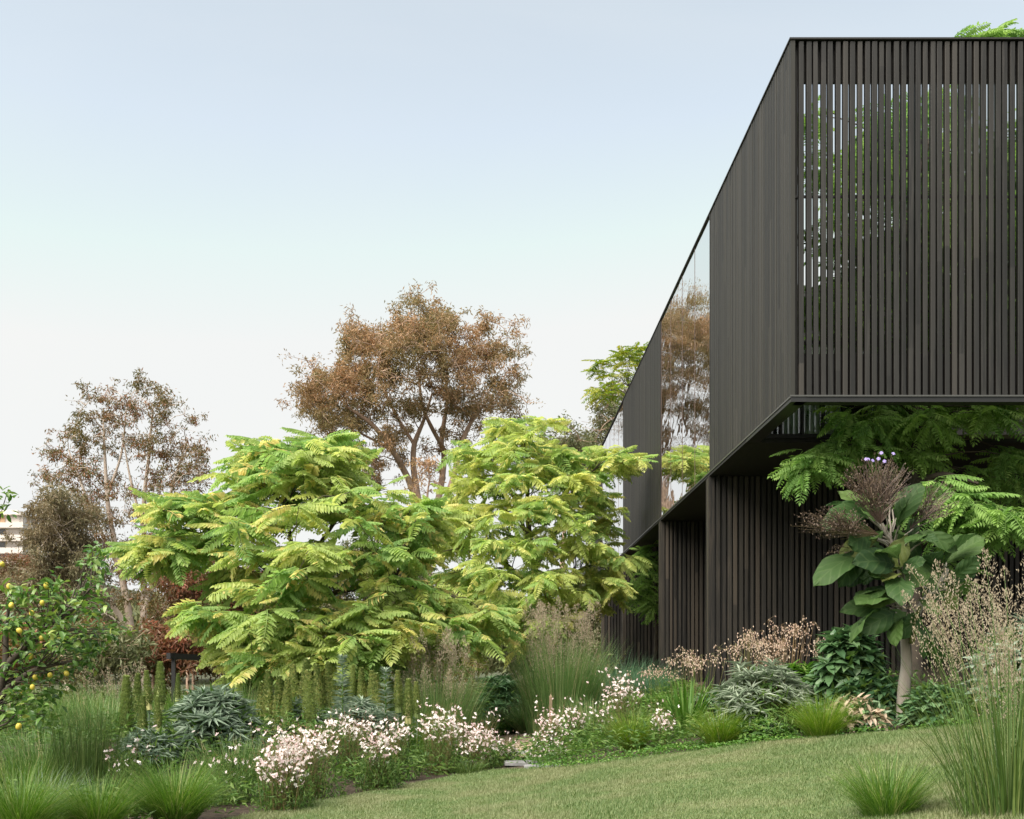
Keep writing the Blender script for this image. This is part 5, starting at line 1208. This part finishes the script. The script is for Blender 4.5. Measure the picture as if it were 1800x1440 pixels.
def panicle(bx, by, cx, cy, rx, ry, dy, n, viol=0):
    tb = MB(); A_ = W(bx, by, YW + dy); C_ = W(cx, cy, YW + dy); pr = F / YW
    e = C_ + np.stack([rng.uniform(-1, 1, n) * rx / pr, rng.uniform(-.16, .16, n), rng.uniform(-1, 1, n) * ry / pr], 1)
    ins = ((e[:, 0] - C_[0]) / (rx / pr)) ** 2 + ((e[:, 2] - C_[2]) / (ry / pr)) ** 2 < 1; e = e[ins]; n = len(e)
    mid = A_ + (e - A_) * rng.uniform(.45, .65, (n, 1)) + [0, 0, -.02]
    stem_n = max(4, n // 5); 
    tubes3(tb, np.tile(A_, (stem_n, 1)), mid[:stem_n], .004, tint=.2); 
    mid = mid[rng.integers(0, stem_n, n)] * .5 + mid * .5
    tubes3(tb, mid, e, .0025, tint=rng.random(n))
    mb = tb; m = n * 5; q = rng.integers(0, n, m); u = rng.random((m, 1)) ** .6
    p = mid[q] + (e[q] - mid[q]) * u + rng.normal(0, .006, (m, 3))
    leaves(mb, p, rng.normal(0, .6, (m, 3)) + [0, -.2, .7], rng.normal(0, 1, (m, 3)), .022, .011, fold=.4)
    o = tb.build('flower_head', M['panicle'], wt)
    if viol:
        k = viol; q = rng.integers(0, n, k); vm = MB(); f_ = np.tile([0, -.9, .4], (k, 1)) + rng.normal(0, .2, (k, 3)); s1 = unit(np.cross(f_, [1, 0, .2])); s2 = np.cross(unit(f_), s1)
        top = e[np.argsort(-e[:, 2])][:k * 3:3][:k]; k = len(top); f_, s1, s2 = f_[:k], s1[:k], s2[:k]
        for a in range(5): leaves6(vm, top + [0, -.05, 0], s1 * math.cos(a * 1.257) + s2 * math.sin(a * 1.257), f_, .019, .017)
        vm.build('blossoms', M['violet'], o, kind='stuff')
panicle(1548, 920, 1540, 845, 62, 44, -.42, 330, 7)
panicle(1545, 940, 1455, 918, 56, 28, -.5, 190)
panicle(1600, 930, 1640, 880, 46, 34, -.2, 110)
panicle(1540, 960, 1478, 970, 26, 16, -.2, 36)

# ------------------------------------------------------------------ small garden fittings
M['stake'] = plain('wooden_stake', (.22, .16, .10), .8, noise=(12, (.15, .11, .07), .7))
b = on_ground(895, 17.6)
st = thing('path_light', 'slim black garden stake beside the gravel path', 'garden light', b)
tb = MB(); tube(tb, [b, b + [0, 0, .40]], [.016, .016], 8); tb.build('post', M['black'], st, smooth=True)
tb = MB(); tube(tb, [b + [0, 0, .385], b + [0, 0, .40], b + [0, 0, .44], b + [0, 0, .445]], [.018, .026, .026, .004], 10); tb.build('cap', M['black'], st)
for px, Y, h, lab in [(968, 15.2, .62, 'pale wooden stake in front of the feather grass by the path'), (1036, 16.6, .5, 'shorter wooden stake at the right of the feather grass')]:
    b = on_ground(px, Y); mb = MB(); mb.box((b[0] - .02, Y - .02, b[2] - .05), (b[0] + .02, Y + .02, b[2] + h * .94))
    c = np.array([(b[0] - .02, Y - .02, b[2] + h * .94), (b[0] + .02, Y - .02, b[2] + h * .94), (b[0] + .02, Y + .02, b[2] + h * .94), (b[0] - .02, Y + .02, b[2] + h * .94), (b[0], Y, b[2] + h)])
    mb.add(c, T=[(0, 1, 4), (1, 2, 4), (2, 3, 4), (3, 0, 4)]); o = mb.build('wooden_stake', M['stake']); tag(o, lab, 'stake', 'stakes beside the feather grass')
YH = 19.0
hr = thing('handrail', 'dark steel handrail beyond the left flower bed', 'railing', on_ground(300, YH))
a_, b_ = W(296, 1148, YH), W(560, 1162, YH + 3); 
mb = MB(); d = unit(b_ - a_); s = np.array([-d[1], d[0], 0]) * .05
V = [a_ - s, b_ - s, b_ + s, a_ + s, a_ - s - [0, 0, .10], b_ - s - [0, 0, .10], b_ + s - [0, 0, .10], a_ + s - [0, 0, .10]]
mb.add(V, Q=[(0, 1, 2, 3), (7, 6, 5, 4), (0, 4, 5, 1), (1, 5, 6, 2), (2, 6, 7, 3), (3, 7, 4, 0)]); mb.build('rail', M['black'], hr)
for t in (.03, .35, .68, .98):
    p = a_ + (b_ - a_) * t; MB().box((p[0] - .03, p[1] - .03, float(G(p[0], p[1])) - .1), (p[0] + .03, p[1] + .03, p[2] - .101)).build('post', M['black'], hr)

# ------------------------------------------------------------------ ground cover that closes the beds
def cover(name, label, n, xr, yr, test, hmax, L, mat, cat='ground cover', wide=.5, seed=0):
    x = rng.uniform(*xr, n); y = rng.uniform(*yr, n); k = test(x, y); x, y = x[k], y[k]; n = len(x)
    hh = hmax * (.35 + .65 * np.clip(.5 + .5 * np.sin(x * 5.1 + seed) * np.sin(y * 4.3 + 2 * seed) + .25 * np.sin(x * 13) * np.sin(y * 11), 0, 1))
    pos = np.stack([x, y, G(x, y) + hh * rng.random(n) ** .6], 1)
    mb = MB(); leaves(mb, pos, rng.normal(0, 1, (n, 3)) * [1, 1, .35] + [0, 0, .25], rng.normal(0, .35, (n, 3)) + [0, 0, 1], L * rng.uniform(.6, 1.3, n), L * wide * rng.uniform(.7, 1.2, n))
    o = mb.build(name, M[mat], kind='stuff'); o['label'] = label; o['category'] = cat; print(name, n)
dedge = lambda x, y: y - edge_y(x)
bare = lambda x, y: ((x - 3.62) / .42) ** 2 + ((y - 10.1) / .5) ** 2 < 1
cover('ground_cover', 'low clover like ground cover along the lawn edge', 60000, (.3, 7), (8.8, 12.6), lambda x, y: (dedge(x, y) > -.12) & (dedge(x, y) < .55 + .15 * np.sin(x * 4)) & ~bare(x, y) & ~on_path(x, y, .1), .09, .030, 'cover', wide=.7)
cover('bed_undergrowth', 'mixed green undergrowth filling the planted beds', 90000, (-7.5, 4.6), (8, 26), lambda x, y: (dedge(x, y) > .12) & ~bare(x, y) & ~on_path(x, y, .05) & (x < 3.0 + 2 * (y < 15)), .34, .085, 'gleaf', wide=.3, seed=1)
cover('bed_undergrowth', 'finer yellow green undergrowth between the bed plants', 30000, (-7.5, 3.0), (9, 24), lambda x, y: (dedge(x, y) > .3) & ~on_path(x, y, .1) & (np.sin(x * 2.1) * np.sin(y * 1.7) > -.1), .3, .06, 'cover', wide=.25, seed=4)
cover('low_growth', 'small green leaves strewn along the path and lawn mouth', 9000, (-.6, 1.4), (11.8, 14.5), lambda x, y: rng.random(len(x)) < .6, .05, .03, 'cover', wide=.6, seed=2)
cover('far_undergrowth', 'dull green undergrowth beyond the garden trees', 40000, (-26, 5), (24, 44), lambda x, y: (x < 2.8) & ~on_path(x, y, .2), .7, .22, 'greygreen', wide=.3, seed=3)
print('meshes', len(bpy.data.meshes), 'objects', len(bpy.data.objects), 'tris', sum(len(m.loops) - 2 * len(m.polygons) for m in bpy.data.meshes))
